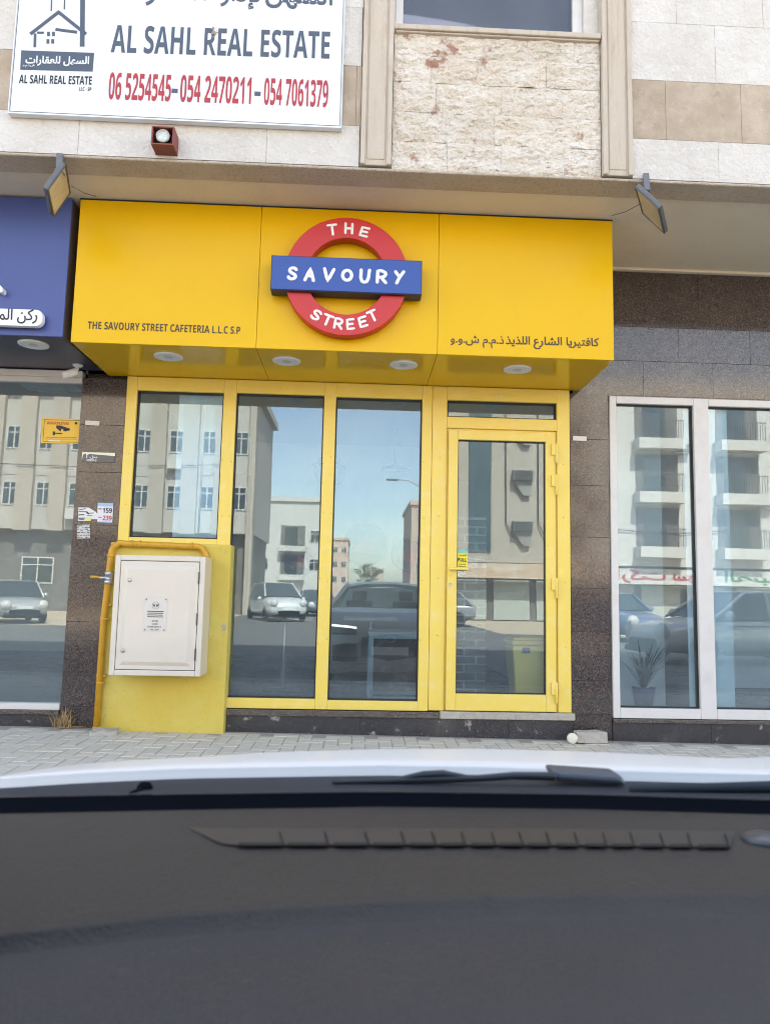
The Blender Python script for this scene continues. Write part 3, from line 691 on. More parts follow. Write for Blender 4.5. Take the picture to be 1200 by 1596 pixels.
q = MB(); q.box(bx0, bx1, YR - .03, YS - .025, bz0, bz1); baro = q.build('roundel_bar', M['blue_side'], sb, bevel=.003)
q = MB(); q.box(bx0 + .006, bx1 - .006, YR - .036, YR - .0305, bz0 + .006, bz1 - .006); q.build('bar_face', M['blue'], baro, bevel=.002)
GL = {'T': [[(0, 1), (1, 1.0)], [(.5, 1), (.48, 0)]], 'H': [[(.05, 0), (0, 1)], [(1, 0), (.97, 1)], [(.03, .5), (.98, .5)]],
      'E': [[(1, 1), (.05, .97), (0, 0), (.95, .03)], [(.03, .5), (.82, .52)]],
      'S': [[(.97, .86), (.8, .97), (.5, 1), (.2, .92), (.08, .75), (.22, .6), (.55, .5), (.88, .38), (.95, .22), (.75, .05), (.4, 0), (.1, .06), (0, .17)]],
      'A': [[(0, 0), (.55, 1), (1, 0)], [(.25, .36), (.82, .36)]], 'V': [[(0, 1), (.42, 0), (1, 1)]],
      'O': [[(.5 + .5 * math.cos(k * math.pi / 12 + 1.57), .5 + .5 * math.sin(k * math.pi / 12 + 1.57)) for k in range(25)]],
      'U': [[(0, .97), (.02, .35), (.18, .06), (.45, 0), (.75, .05), (.93, .35), (1, 1)]],
      'R': [[(.02, 0), (0, 1), (.5, 1), (.85, .9), (.95, .72), (.8, .53), (.45, .44), (.05, .44)], [(.45, .42), (1, 0)]],
      'Y': [[(0, .95), (.52, .5)], [(1, 1), (.52, .5), (.22, 0)]]}
def glyph(mb, ch, u, v, wpx, hpx, rot, y, r):
    c = P(u, v, y); k = (P(u + 50, v, y) - P(u - 50, v, y)).length / 100; a = R(-rot)
    for st_ in GL[ch]:
        pts = []
        for gx, gz in st_:
            X, Z = (gx - .5) * wpx * k, (gz - .5) * hpx * k
            pts.append((c.x + X * math.cos(a) - Z * math.sin(a), y, c.z + X * math.sin(a) + Z * math.cos(a)))
        if len(pts) > 2:                # round the bends a little
            fine = [Vector(pts[0])]
            for i in range(len(pts) - 1):
                for t in (.34, .67, 1): fine.append(Vector(pts[i]).lerp(Vector(pts[i + 1]), t))
            pts = fine
        mb.tube(pts, r, 10, True, .4)
Z4 = lambda x, y: (400 + x / 4, 300 + y / 4)
q = MB()
for ch, x0, x1, y0, y1 in (('S', 190, 258, 457, 553), ('A', 293, 368, 460, 560), ('V', 410, 490, 465, 567), ('O', 525, 603, 473, 560), ('U', 638, 712, 470, 573), ('R', 742, 818, 477, 574), ('Y', 853, 925, 480, 578)):
    glyph(q, ch, *Z4((x0 + x1) / 2, (y0 + y1) / 2), (x1 - x0 - 22) / 4, (y1 - y0 - 22) / 4, 2.5, YR - .037, .0125)
q.build('bar_lettering', M['white_acrylic'], baro)
q = MB()
for ch, x, y, wd, h, rot in (('T', 473, 232, 52, 62, -9), ('H', 575, 224, 44, 62, 2), ('E', 673, 246, 46, 56, 13), ('S', 372, 764, 48, 58, 28), ('T', 442, 796, 54, 62, 20), ('R', 511, 817, 46, 62, 9),
                             ('E', 585, 821, 40, 62, -6), ('E', 663, 806, 44, 60, -17), ('T', 724, 769, 50, 62, -27)):
    glyph(q, ch, *Z4(x, y), wd / 4, h / 4, rot, YR - .001, .0095)
q.build('ring_lettering', M['white_acrylic'], ringo)

# ---------------------------------------------------------------- blue sign next door
bxr = P(98, 525, YS).x; zbb = P(98, 525, YS).z
bs = thing('shop_sign', 'blue box sign of the neighbouring shop with a white rounded name plate', 'sign', (bxr - .5, YS, zbb))
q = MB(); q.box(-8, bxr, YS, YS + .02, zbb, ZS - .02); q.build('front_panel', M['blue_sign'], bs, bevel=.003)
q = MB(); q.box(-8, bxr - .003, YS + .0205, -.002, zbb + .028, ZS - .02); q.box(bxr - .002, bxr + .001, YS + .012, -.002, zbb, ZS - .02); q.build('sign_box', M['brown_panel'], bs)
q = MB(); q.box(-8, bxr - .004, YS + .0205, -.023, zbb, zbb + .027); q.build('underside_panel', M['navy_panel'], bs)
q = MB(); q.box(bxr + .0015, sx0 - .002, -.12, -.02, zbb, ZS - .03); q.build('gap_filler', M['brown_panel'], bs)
yp = YS - .06
def rrect(x0, x1, z0, z1, r, n=8):
    pts = []
    for cx, cz, a0 in ((x1 - r, z0 + r, -90), (x1 - r, z1 - r, 0), (x0 + r, z1 - r, 90), (x0 + r, z0 + r, 180)):
        pts += [(cx + r * math.cos(R(a0 + 90 * k / n)), cz + r * math.sin(R(a0 + 90 * k / n))) for k in range(n + 1)]
    return pts
pr, pb_, ptp = P(67, 495, yp).x, P(40, 508, yp).z, P(40, 482, yp).z
q = MB(); q.prism(rrect(pr - 1.0, pr, pb_, ptp, .05), yp, YS - .015); plate = q.build('name_plate', M['white_acrylic'], bs, bevel=.003)
q = MB(); q.box(pr - .8, pr - .2, YS - .0148, YS - .0005, pb_ + .04, ptp - .04); q.build('plate_mount', M['dark_steel'], bs)
q = MB(); text(q, arabic('ركن المسا'), (-26, 497.5), (58.5, 499), 12, yp, .01, natural=1.15); q.build('plate_lettering', M['ink_black'], plate)
q = MB(); pts = [P(u, v, yp) for u, v in ((-60, 415), (-30, 424), (0, 443.5), (5.2, 449.5), (4.6, 454.5), (1, 456), (-30, 437), (-60, 428))]
q.prism([(p.x, p.z) for p in pts], yp, YS - .001); q.build('roof_emblem', M['white_acrylic'], bs, bevel=.003)
c = PZ(53, 536, zbb); q = MB(); q.lathe((c.x, c.y, zbb - .0005), (0, 0, -1), [(.108, 0), (.106, .008), (.082, .014), (.076, .008)], 40); d = q.build('downlight', M['downlight'], bs)
q = MB(); q.lathe((c.x, c.y, zbb - .001), (0, 0, -1), [(.0755, 0), (.07, .007), (.0, .008)], 40); q.build('diffuser', M['downlight_in'], d)

# security camera under the blue sign
c = PZ(122, 568, zbb); cc = thing('security_camera', 'white bullet security camera under the blue sign', 'camera', c)
q = MB(); q.lathe((c.x, c.y, zbb - .0005), (0, 0, -1), [(.04, 0), (.04, .012), (.025, .02), (0, .021)], 24); q.build('mount_plate', M['white'], cc)
j = c + Vector((-.005, -.01, -.062)); q = MB(); q.tube([(c.x, c.y, zbb - .015), j], .014); q.build('arm', M['white'], cc)
dirc = Vector((-.85, -.30, -.42)).normalized(); q = MB(); q.lathe(j + dirc * -.01, dirc, [(0, 0), (.026, .002), (.03, .01), (.03, .115), (.026, .12), (.025, .105), (0, .105)], 24); q.build('camera_body', M['white'], cc)
q = MB(); q.lathe(j + dirc * .0955, dirc, [(.024, 0), (.024, .001), (0, .003)], 20); q.build('lens', M['ink_black'], cc)

# ---------------------------------------------------------------- real estate board on the upper wall
YB = YO - .045
bp = [P(14, 180, YB), P(531, 194, YB)]
b0x, b1x, b0z = bp[0].x, bp[1].x, (bp[0].z + bp[1].z) / 2
rb = thing('real_estate_board', 'large white real estate board with slate and red lettering on the stone wall', 'sign board', (b0x, YB, b0z))
q = MB(); q.box(b0x, b1x, YB, YB + .044, b0z, b0z + 1.45); q.build('panel', M['board'], rb, bevel=.002)
q = MB(); e = .004
q.box(b0x - .006, b0x - .0005, YB - .004, YB + .04, b0z - .006, b0z + 1.45); q.box(b1x + .0005, b1x + .006, YB - .004, YB + .04, b0z - .006, b0z + 1.45); q.box(b0x, b1x, YB - .004, YB + .04, b0z - .006, b0z - .0005)
q.build('edge_trim', M['board_edge'], rb)
q = MB()
q.box(b0x + .004, b0x + .0075, YB - .0012, YB - .0002, b0z + .008, b0z + 1.45); q.box(b1x - .0075, b1x - .004, YB - .0012, YB - .0002, b0z + .008, b0z + 1.45); q.box(b0x + .0076, b1x - .0076, YB - .0012, YB - .0002, b0z + .008, b0z + .0115)
q.build('border_line', M['ink_slate'], rb)
q = MB(); text(q, 'AL SAHL REAL ESTATE', (173, 81.5), (513.5, 91.5), 42, YB, .018)
text(q, arabic('السهل') , (414, 1), (518, 8), 40, YB, .02, natural=1.15)
text(q, arabic('لإدارة'), (331, 0), (405, 3), 40, YB, .02, natural=1.15)
text(q, arabic('العقارات'), (176, -4), (322, 0), 40, YB, .02, natural=1.15)
for a, b in (((268, 141.5), (277.5, 142)), ((397, 146), (406.5, 146.5))):
    A, B = P(*a, YB), P(*b, YB); strip(q, (A.x, A.z), (B.x, B.z), .03, YB)
q.build('slate_lettering', M['ink_slate'], rb)
q = MB()
for s_, a, b in (('06 5254545', (169, 154.5), (266, 158)), ('054 2470211', (280.5, 158.5), (391, 162)), ('054 7061379', (411, 163), (511, 167))): text(q, s_, a, b, 41, YB, .014)
q.build('phone_numbers', M['ink_red'], rb)
Z7 = lambda x, y: (lambda p: (p.x, p.z))(P(x / 7.5, y / 7.5, YB))
q = MB()
def lstrip(a, b, th, d): strip(q, Z7(*a), Z7(*b), th / 7.5 / 250, YB, d)
lstrip((360, 400), (700, 135), 42, .0020); lstrip((680, 135), (1010, 400), 42, .0023); lstrip((440, 383), (518, 383), 26, .0026); lstrip((655, 345), (905, 378), 36, .0029)
lstrip((417, 395), (412, 552), 30, .0032); lstrip((975, -400), (966, 545), 56, .0035); lstrip((614, -200), (605, 130), 16, .002); lstrip((768, -200), (757, 110), 16, .002)
for x, y in ((573, 398), (630, 398), (566, 485), (622, 485)): lstrip((x, y - 25), (x, y + 25), 35, .002)
q.prism([Z7(255, 590), Z7(1105, 620), Z7(1088, 838), Z7(242, 815)], YB - .002, YB - .0002)
q.build('house_logo', M['ink_slate'], rb)
q = MB(); text(q, arabic('السهل للعقارات'), (302 / 7.5, 738 / 7.5), (1045 / 7.5, 748 / 7.5), 14, YB - .0022, .03, natural=1.1)
text(q, arabic('ش.ذ.م.م'), (272 / 7.5, 775 / 7.5), (410 / 7.5, 775 / 7.5), 4, YB - .0022, .01, natural=1.0); q.build('logo_lettering', M['board'], rb)
q = MB(); text(q, 'AL SAHL REAL ESTATE', (226 / 7.5, 972 / 7.5), (1075 / 7.5, 991 / 7.5), 12.8, YB, .016); text(q, 'LLC - SP', (928 / 7.5, 1060 / 7.5), (1072 / 7.5, 1063 / 7.5), 5.2, YB, .01); q.build('logo_name', M['ink_black'], rb)
q = MB()                                # torn patch over the letter R
for k in range(16):
    c = P(334 + random.gauss(0, 2.2), 50 + random.gauss(0, 5), YB); r = random.uniform(.003, .009)
    q.prism([(c.x + r * math.cos(a) * random.uniform(.5, 1.3), c.z + r * math.sin(a) * random.uniform(.5, 1.3)) for a in [k2 * 1.05 for k2 in range(6)]], YB - .0032 - k * .0002, YB - .0021)
q.build('torn_patch', mat('torn_brown', (.38, .33, .24), .9, island=.4), rb)

# ---------------------------------------------------------------- red spotlight box
A0, A1, A2 = P(243.5, 242, YO + .0), P(277.5, 243.5, YO), P(279, 213, YO)
yf = None; best = 9
for k in range(60):                     # how far the box stands out: its front lower edge is level with its rear one
    y = YO - k * .005; z = P(235.5, 224.5, y).z
    if abs(z - A0.z) < best: best = abs(z - A0.z); yf = y
rx0, rx1, rz0 = A0.x, A1.x, A0.z; rz1 = P(272, 197.5, yf).z
rl = thing('spotlight', 'square red steel spotlight box on the stone wall below the white board', 'light', (rx0, YO, rz0))
q = MB(); t = .008
q.box(rx0, rx1, yf, YO - .001, rz0, rz0 + t); q.box(rx0, rx1, yf, YO - .001, rz1 - t, rz1); q.box(rx0, rx0 + t, yf, YO - .001, rz0 + t + .0003, rz1 - t - .0003); q.box(rx1 - t, rx1, yf, YO - .001, rz0 + t + .0003, rz1 - t - .0003)
q.build('housing', M['red_metal'], rl)
q = MB(); cx, cz = (rx0 + rx1) / 2, (rz0 + rz1) / 2; q.box(rx0 + t + .001, rx1 - t - .001, YO - .03, YO - .002, rz0 + t + .001, rz1 - t - .001); q.lathe((cx, YO - .031, cz), (0, -1, 0), [(.055, 0), (.055, .05), (.05, .06), (.046, .05), (.045, 0)]); q.build('lamp_holder', M['red_dark'], rl)
q = MB(); q.lathe((cx, YO - .032, cz - .004), (-.02, -1, .1), [(.018, 0), (.025, .02), (.043, .09), (.044, abs(yf - YO) - .065), (.040, abs(yf - YO) - .05), (.03, abs(yf - YO) - .045), (0, abs(yf - YO) - .043)]); q.build('lamp', mat('lamp_glass', (.55, .58, .54), .25, vary=[(60, (.68, .70, .66), .45, .6)]), rl)

# ---------------------------------------------------------------- floodlights
def flood(T, a, b, lab, flip, br, cable):
    T, a, b = Vector(T), Vector(a), Vector(b); n = a.cross(b).normalized()
    if n.dot(CAM - T) < 0: n = -n
    t = thing('floodlight', lab, 'floodlight', T, 'floodlights under the overhang')
    q = MB(); q.obox(T - n * .033, a, b, n * .030); q.build('housing', M['flood_grey'], t, bevel=.006)
    q = MB(); ah, bh = a.normalized(), b.normalized(); k = .012
    q.obox(T - n * .0025, a, bh * k, n * .006); q.obox(T - n * .0025 + b - bh * k, a, bh * k, n * .006); q.obox(T - n * .0025 + bh * k, ah * k, b - bh * 2 * k, n * .006); q.obox(T - n * .0025 + a - ah * k + bh * k, ah * k, b - bh * 2 * k, n * .006)
    q.build('rim', M['dark_steel'], t)
    q = MB(); q.obox(T - n * .0028 + ah * (k + .0005) + bh * (k + .0005), a - ah * (2 * k + .001), b - bh * (2 * k + .001), n * .003); q.build('glass', M['flood_glass'], t)
    q = MB(); p0, p1 = P(*br[0], YO - .02), P(*br[1], YO - .1); ex = Vector((.036, 0, 0))
    q.obox(p0, ex, p1 - p0, Vector((.0, .004, .001))); q.obox(p0 + Vector((.036, 0, 0)), Vector((.004, 0, 0)), p1 - p0, Vector((0, .05, -.006)))
    q.obox(p1 - Vector((.0, .0, .0)), ex * .8, T + a * .4 - n * .03 - p1, Vector((0, .006, .002)))
    q.tube([p1 + Vector((.004, -.012, .0)), p1 + Vector((.026, -.012, 0))], .009); q.build('bracket', M['flood_grey'], t, bevel=.001)
    q = MB(); q.tube(cable, .0022, 6); q.build('cable', M['ink_black'], t)
c0, c1 = P(112, 290, -1.15), PZ(150, 306, ZS - .008)
flood((-1.9302, -1.45, 3.8266), (-.1037, .3516, 0), (-.0915, -.027, -.1989), 'grey floodlight hanging from the overhang above the blue sign, cream glass', 1, ((88.5, 238.5), (87.5, 266)), [c0, (c0 + c1) / 2 - Vector((0, 0, .012)), c1])
c0, c1 = P(997, 318, -1.3), PZ(953, 336, ZS - .008)
flood((1.7791, -1.45, 3.8343), (.1774, .3254, 0), (.1272, -.0693, -.1851), 'grey floodlight hanging from the overhang right of the yellow sign', 0, ((1002, 269.5), (1004, 297)), [c0, (c0 + c1) / 2 - Vector((0, 0, .014)), c1])

# ---------------------------------------------------------------- yellow gas wall, cabinet and pipe
YW = -.13
wx_l, wx_r = P(165, 1000, YW).x, P(352, 1000, YW).x
zwt = P(230, 846, YW).z; gwl, gwr = P(158, 1134, YW).x, P(347, 1140, YW).x
gw = MB(); wl_ = (gwl + P(170, 850, YW).x) / 2; wr_ = (gwr + P(362, 850, YW).x) / 2
nx, nz = 40, 50
fr_ = [[(wl_ + (wr_ - wl_) * i / nx, YW + .004 * noise.noise(Vector((i * .35, j * .35, 3))), -.04 + (zwt + .04) * j / nz) for i in range(nx + 1)] for j in range(nz + 1)]
gw.grid(fr_, True)
bk = [[(x, .058, z) for (x, y, z) in r] for r in fr_]
gw.grid(bk, False)
for seq in ([r[0] for r in fr_], [r[-1] for r in fr_]): gw.grid([seq, [(x, .058, z) for x, y, z in seq]], False)
gw.grid([fr_[-1], bk[-1]], False)
ywall = gw.build('rendered_wall', M['wall_yellow'], bevel=.008); BASE[ywall] = Vector(); tag(ywall, 'short yellow rendered wall that carries the cream meter cabinet', 'wall')
q = MB(); c = P(350, 978, YW)
pts = [(c.x + dx, c.z + dz) for dx, dz in ((-.022, .01), (-.008, .028), (.008, .018), (.012, -.012), (-.002, -.03), (-.016, -.012))]
q.prism(pts, YW - .004, YW + .002); q.build('chipped_patch', M['concrete'], ywall)
# cabinet: front corners from the photograph, its depth from the level edges
YC = -.40
k0, k1, k2, k3 = P(182, 864, YC), P(321, 868, YC), P(312, 1055, YC), P(168, 1052, YC)
mx0, mx1, mz0, mz1 = (k0.x + k3.x) / 2, (k1.x + k2.x) / 2, (k2.z + k3.z) / 2, (k0.z + k1.z) / 2
mc = thing('meter_cabinet', 'cream steel utility meter cabinet mounted on the yellow wall', 'cabinet', ((mx0 + mx1) / 2, YW, mz0))
q = MB(); q.box(mx0, mx1, YC + .012, YW - .006, mz0, mz1)
ft = .04
q.box(mx0, mx0 + ft, YC, YC + .0115, mz0, mz1); q.box(mx1 - ft, mx1, YC, YC + .0115, mz0, mz1); q.box(mx0 + ft + .0002, mx1 - ft - .0002, YC, YC + .0115, mz0, mz0 + ft); q.box(mx0 + ft + .0002, mx1 - ft - .0002, YC, YC + .0115, mz1 - ft, mz1)
body = q.build('cabinet_body', M['cream'], mc, bevel=.005)
q = MB(); q.box(mx0 + ft + .0003, mx1 - ft - .0003, YC + .009, YC + .0118, mz0 + ft + .0003, mz1 - ft - .0003); q.build('door_gap', M['ink_black'], mc)
dA, dB, dC, dD = mx0 + ft + .004, mx1 - ft - .004, mz0 + ft + .004, mz1 - ft - .004
q = MB()                                # door with a pressed, raised field
lv = [(0, YC + .0085), (0, YC + .001), (.030, YC + .001), (.058, YC - .012), (.062, YC - .012)]
rows = [[(dA + i, y, dC + i), (dB - i, y, dC + i), (dB - i, y, dD - i), (dA + i, y, dD - i)] for i, y in lv]
q.grid(rows, False, True); q.face(rows[-1]); cd_ = q.build('cabinet_door', M['cream'], mc, bevel=.004)
for u, v in ((203, 904), (192, 1014)):
    c = P(u, v, YC - .012); q = MB(); q.lathe((c.x, YC - .0122, c.z), (0, -1, 0), [(.016, 0), (.016, .004), (.010, .007), (.0, .007)], 20); q.box(c.x - .004, c.x + .004, YC - .024, YC - .0195, c.z - .009, c.z + .009); q.build('lock', M['steel'], cd_)
for z in (mz0 + .16, mz0 + .42, mz1 - .16):
    q = MB(); q.tube([(dB + .001, YC - .002, z - .04), (dB + .001, YC - .002, z + .04)], .006); q.build('hinge', M['dark_steel'], cd_)
q = MB(); n0, n1 = P(226, 931, YC - .012), P(260, 985, YC - .012); n0.x = P(224.5, 960, YC - .012).x; n1.x = P(263, 960, YC - .012).x - .012
yn = YC - .0155
q.box(n0.x, n1.x, yn, YC - .0122, n1.z, n0.z); npl = q.build('notice_plate', mat('notice_metal', (.62, .59, .55), .18, spec=.7), cd_, bevel=.001)
q = MB(); nw, nh = n1.x - n0.x, n0.z - n1.z; nx_, nz_ = n0.x + nw / 2, n0.z
for s in (-1, 1):
    for k in range(3):
        q.tube([(nx_ + s * (.005 + .006 * k), yn - .0006, nz_ - .072 + .004 * k), (nx_ + s * (.008 + .006 * k), yn - .0006, nz_ - .058 + .003 * k), (nx_ + s * (.005 + .007 * k), yn - .0006, nz_ - .046)], [.001, .0024, .001], 6)
q.tube([(nx_ + .026 * math.cos(k * .2618), yn - .0006, nz_ - .058 + .026 * math.sin(k * .2618)) for k in range(25)], .0008, 6, False)
for k in range(4): q.box(nx_ - nw * .36 + .004 * (k % 2), nx_ + nw * .36 - .003 * (k % 3), yn - .0008, yn - .0002, nz_ - .104 - k * .0135, nz_ - .0985 - k * .0135)
zz_ = nz_ - .172
def ntext(s, z, h, wd):
    vs, fs = text_mesh(s, .015); x0 = min(v.x for v in vs); x1 = max(v.x for v in vs); k = wd / (x1 - x0)
    q.add([(nx_ + (v.x - (x0 + x1) / 2) * k, yn - .0008, z + v.y * h / CAPH) for v in vs], fs)
for i, (s, wd) in enumerate((('OPEN', .045), ('CASE', .042), ('EMERGENCY', .10), ('CALL 997', .065))): ntext(s, nz_ - .178 - i * .021, .011, wd)
for x in (n0.x + .014, n1.x - .014):
    for z in (n1.z + .014, n0.z - .014): q.lathe((x, yn - .0002, z), (0, -1, 0), [(.005, 0), (.004, .002), (0, .0025)], 10)
q.build('notice_print', M['ink_black'], npl)
# pipe
YP = YW - .035
pp = [P(151, 1130, YP), P(162, 965, YP), P(174, 858, YP), P(190, 847, YP), P(310, 852, YP), P(321, 862, YP), P(321, 885, YP)]
for i, p in enumerate(pp): pp[i] = Vector((p.x, YP, p.z))
pp[0].z = .0
gp = thing('gas_pipe', 'orange yellow gas pipe running up and over the cream meter cabinet', 'pipe', pp[0])
pr_ = .024
path = [pp[0], pp[1], pp[2] - Vector((0, 0, .03))]
path += [pp[2] + Vector((.003, 0, 0)), pp[2] + Vector((.016, 0, .030)), pp[3] + Vector((-.01, 0, .006)), pp[3] + Vector((.02, 0, 0)), pp[4] - Vector((.03, 0, 0)), pp[4], pp[4] + Vector((.025, 0, -.010)), pp[5] + Vector((.004, 0, -.006)), pp[6]]
q = MB(); q.tube(path, pr_, 18, False); q.build('pipe', M['pipe'], gp)
q = MB()
def ring(p, d, r, ln): q = MB(); q.lathe(Vector(p) - Vector(d).normalized() * ln / 2, d, [(pr_ + .0003, 0), (r, .002), (r, ln - .002), (pr_ + .0003, ln)], 20); q.build('pipe_joint', M['pipe'], gp)
up = (pp[2] - pp[0]).normalized()
for v in (1118, 1053, 960, 866):
    f = (1130 - v) / (1130 - 858); ring(pp[0].lerp(pp[2], f), up, pr_ + .006, .02)
for u in (206, 219, 300): ring((P(u, 848, YP).x, YP, pp[3].z + (pp[4].z - pp[3].z) * (u - 190) / 120), (1, 0, 0), pr_ + .006, .018)
ring(pp[6] + Vector((0, 0, .03)), (0, 0, 1), pr_ + .006, .02)
for f in (.32, .70): c = pp[0].lerp(pp[2], f); q = MB(); q.box(c.x - .036, c.x + .036, YP - .006, YW - .001, c.z - .007, c.z + .007); q.build('pipe_clip', M['pipe'], gp, bevel=.002)
vc = pp[0].lerp(pp[2], (1130 - 899) / 272)
q = MB(); q.lathe(vc - up * .05, up, [(.026, 0), (.036, .004), (.036, .03), (.031, .032), (.031, .068), (.036, .07), (.036, .096), (.026, .1)], 8); q.tube([vc, vc + Vector((-.06, -.02, 0))], .012); q.build('valve', M['steel'], gp)
q = MB(); q.tube([vc + Vector((-.058, -.02, 0)), vc + Vector((-.085, -.03, .004)), vc + Vector((-.125, -.03, .005))], [.008, .011, .011]); q.build('valve_handle', M['pipe'], gp)

# ---------------------------------------------------------------- small signs and stickers
def decal(name, lab, cat, corners, y, m, th=.003):
    ps = [P(u, v, y) for u, v in corners]; q = MB(); q.prism([(p.x, p.z) for p in ps], y - th, y)
    return tag(q.build(name, m), lab, cat)
Y1 = -.0195
Z12 = lambda x, y: (60 + x / 9.23, 640 + y / 9.23)      # pixels of the enlarged warning sign
ws = decal('warning_sign', 'yellow WARNING sign with a camera pictogram on the left shop glass', 'sign', [Z12(62, 108), Z12(632, 122), Z12(612, 480), Z12(40, 468)], .0185, mat('warning_yellow', (.78, .47, .05), .45))
yw = .0155
q = MB(); text(q, 'WARNING', Z12(122, 198), Z12(440, 205), 4.6, yw, .02); q.build('warning_text', mat('warning_red', (.52, .09, .02), .5), ws)
q = MB()
for seq in ([(90, 130), (610, 143)], [(605, 140), (590, 458)], [(590, 456), (68, 446)], [(70, 446), (92, 130)]):
    p, r = [(lambda t: (t.x, t.z))(P(*Z12(*s), yw)) for s in seq]; strip(q, p, r, .003, yw, .001)
for pl_ in ([(265, 212), (330, 215), (465, 262), (445, 292), (340, 262), (322, 302), (258, 245)], [(212, 298), (245, 300), (243, 355), (210, 354)], [(245, 318), (335, 320), (355, 335), (335, 338), (245, 332)], [(362, 270), (425, 268), (420, 298), (365, 296)]):
    ps = [P(*Z12(*s), yw) for s in pl_]; q.prism([(p.x, p.z) for p in ps], yw - .0015, yw - .0002)
for y in (383, 408): strip(q, *[(lambda t: (t.x, t.z))(P(*Z12(*s), yw)) for s in ((110, y), (555, y + 2))], .0028, yw, .001)
c = P(*Z12(546, 182), yw); q.lathe((c.x, yw - .0002, c.z), (0, -1, 0), [(.011, 0), (.011, .001), (.008, .0012), (.008, .0002)], 16)
q.build('pictogram', M['ink_black'], ws)
q = MB(); strip(q, *[(lambda t: (t.x, t.z))(P(*Z12(*s), yw)) for s in ((150, 434), (315, 438))], .008, yw, .001); q.build('blank_strip', M['board'], ws)
YG = -.0165
decal('house_number_plate', 'blank pale plate on the left granite pier above the shop number', 'plate', [(134, 655.5), (156, 656.5), (155.5, 663.5), (133.5, 662.5)], YG, mat('plate_pale', (.62, .57, .53), .4))
decal('house_number_plate', 'blank pale plate on the granite pier right of the yellow door', 'plate', [(892.5, 679.5), (913.5, 680.5), (913.5, 687.5), (892.5, 686.5)], YG, mat('plate_pale2', (.68, .60, .55), .4))
sn = decal('shop_number_plate', 'grey and cream SHOP-2 plate on the left granite pier', 'plate', [(129, 704), (180, 706), (179, 721), (128, 719.5)], YG, mat('plate_grey', (.12, .11, .105), .4))
q = MB(); ps = [P(u, v, YG - .003) for u, v in ((128.7, 704.5), (180, 706), (180, 711), (133, 706.8), (130, 709), (128.3, 718))]; q.prism([(p.x, p.z) for p in ps], YG - .0045, YG - .0032); q.build('cream_flash', mat('plate_cream', (.78, .76, .58), .4), sn)
q = MB(); text(q, '-' + arabic('محل'), (140, 713.8), (152.5, 714), 4, YG - .003, .02, natural=1.0); text(q, '\u0662', (134.5, 713.5), (138.5, 713.5), 4.5, YG - .003, .03, natural=1.2); text(q, 'SHOP-2', (135.5, 718.8), (151, 719.2), 3.4, YG - .003, .02); q.build('lettering', M['board'], sn)
pst = decal('price_sticker', 'white and pale blue price sticker reading 159 and 239 on the granite pier', 'sticker', [(153, 783.5), (177.5, 784.5), (175.5, 815), (152, 814)], YG, mat('sticker_white', (.70, .66, .72), .5), .0015)
yt = YG - .0016
q = MB(); ps = [P(u, v, yt) for u, v in ((153, 783.5), (177.5, 784.5), (177.2, 789.5), (152.8, 788.8))]; q.prism([(p.x, p.z) for p in ps], yt - .0006, yt - .0001); ps = [P(u, v, yt) for u, v in ((152.1, 812.3), (175.7, 813.2), (175.5, 815), (152, 814))]; q.prism([(p.x, p.z) for p in ps], yt - .0006, yt - .0001); q.build('blue_band', mat('print_blue', (.30, .48, .72), .5), pst)
q = MB(); text(q, '159', (160.5, 799), (175, 799.6), 7.5, yt, .03); strip(q, (P(154, 793, yt).x, P(154, 793, yt).z), (P(159, 793, yt).x, P(159, 793.2, yt).z), .008, yt, .0008); q.build('price_black', M['ink_black'], pst)
q = MB(); text(q, '239', (160.5, 810.7), (174.5, 811.3), 7.2, yt, .03); strip(q, (P(154, 806, yt).x, P(154, 806, yt).z), (P(159, 806, yt).x, P(159, 806.2, yt).z), .007, yt, .0008); q.build('price_red', M['ink_red'], pst)
Z15 = lambda x, y: (120 + x / 15, 760 + y / 15)
s1_ = decal('torn_sticker', 'torn white sticker with black print and a yellow corner on the granite pier', 'sticker', [Z15(45, 465), Z15(280, 465), Z15(440, 560), Z15(490, 620), Z15(480, 740), Z15(340, 740), Z15(335, 780), Z15(35, 775)], YG, mat('paper_white', (.70, .70, .70), .7), .0014)
q = MB()
for a, b, th in (((60, 520), (215, 490), .006), ((50, 560), (230, 565), .006), ((270, 600), (400, 592), .006), ((40, 640), (180, 630), .008), ((40, 715), (190, 715), .008), ((60, 745), (180, 750), .006), ((240, 655), (370, 650), .004), ((230, 560), (285, 620), .012)):
    strip(q, *[(lambda t: (t.x, t.z))(P(*Z15(*s), YG - .0015)) for s in (a, b)], th, YG - .0015, .0006 + random.random() * .0003)
q.build('black_print', M['ink_black'], s1_)
q = MB(); ps = [P(*Z15(*s), YG - .0015) for s in ((215, 690), (340, 690), (335, 780), (200, 780))]; q.prism([(p.x, p.z) for p in ps], YG - .0028, YG - .0026); q.build('yellow_corner', mat('paper_yellow', (.70, .64, .25), .6), s1_)
s2_ = decal('torn_sticker', 'white stencil sticker in rows of black marks, lowest on the granite pier', 'sticker', [Z15(10, 870), Z15(320, 865), Z15(320, 1185), Z15(10, 1190)], YG, mat('paper_grey', (.58, .57, .55), .7), .0014)
q = MB()
for k in range(8):
    x = 15
    while x < 300:
        wd = random.uniform(20, 75)
        if random.random() < .75: strip(q, *[(lambda t: (t.x, t.z))(P(*Z15(*s), YG - .0015)) for s in ((x, 895 + k * 38), (min(x + wd, 315), 893 + k * 38 + random.uniform(-4, 4)))], random.uniform(.003, .009), YG - .0015, .0006)
        x += wd + random.uniform(10, 25)
q.build('black_print', mat('print_grey', (.07, .065, .065), .6), s2_)

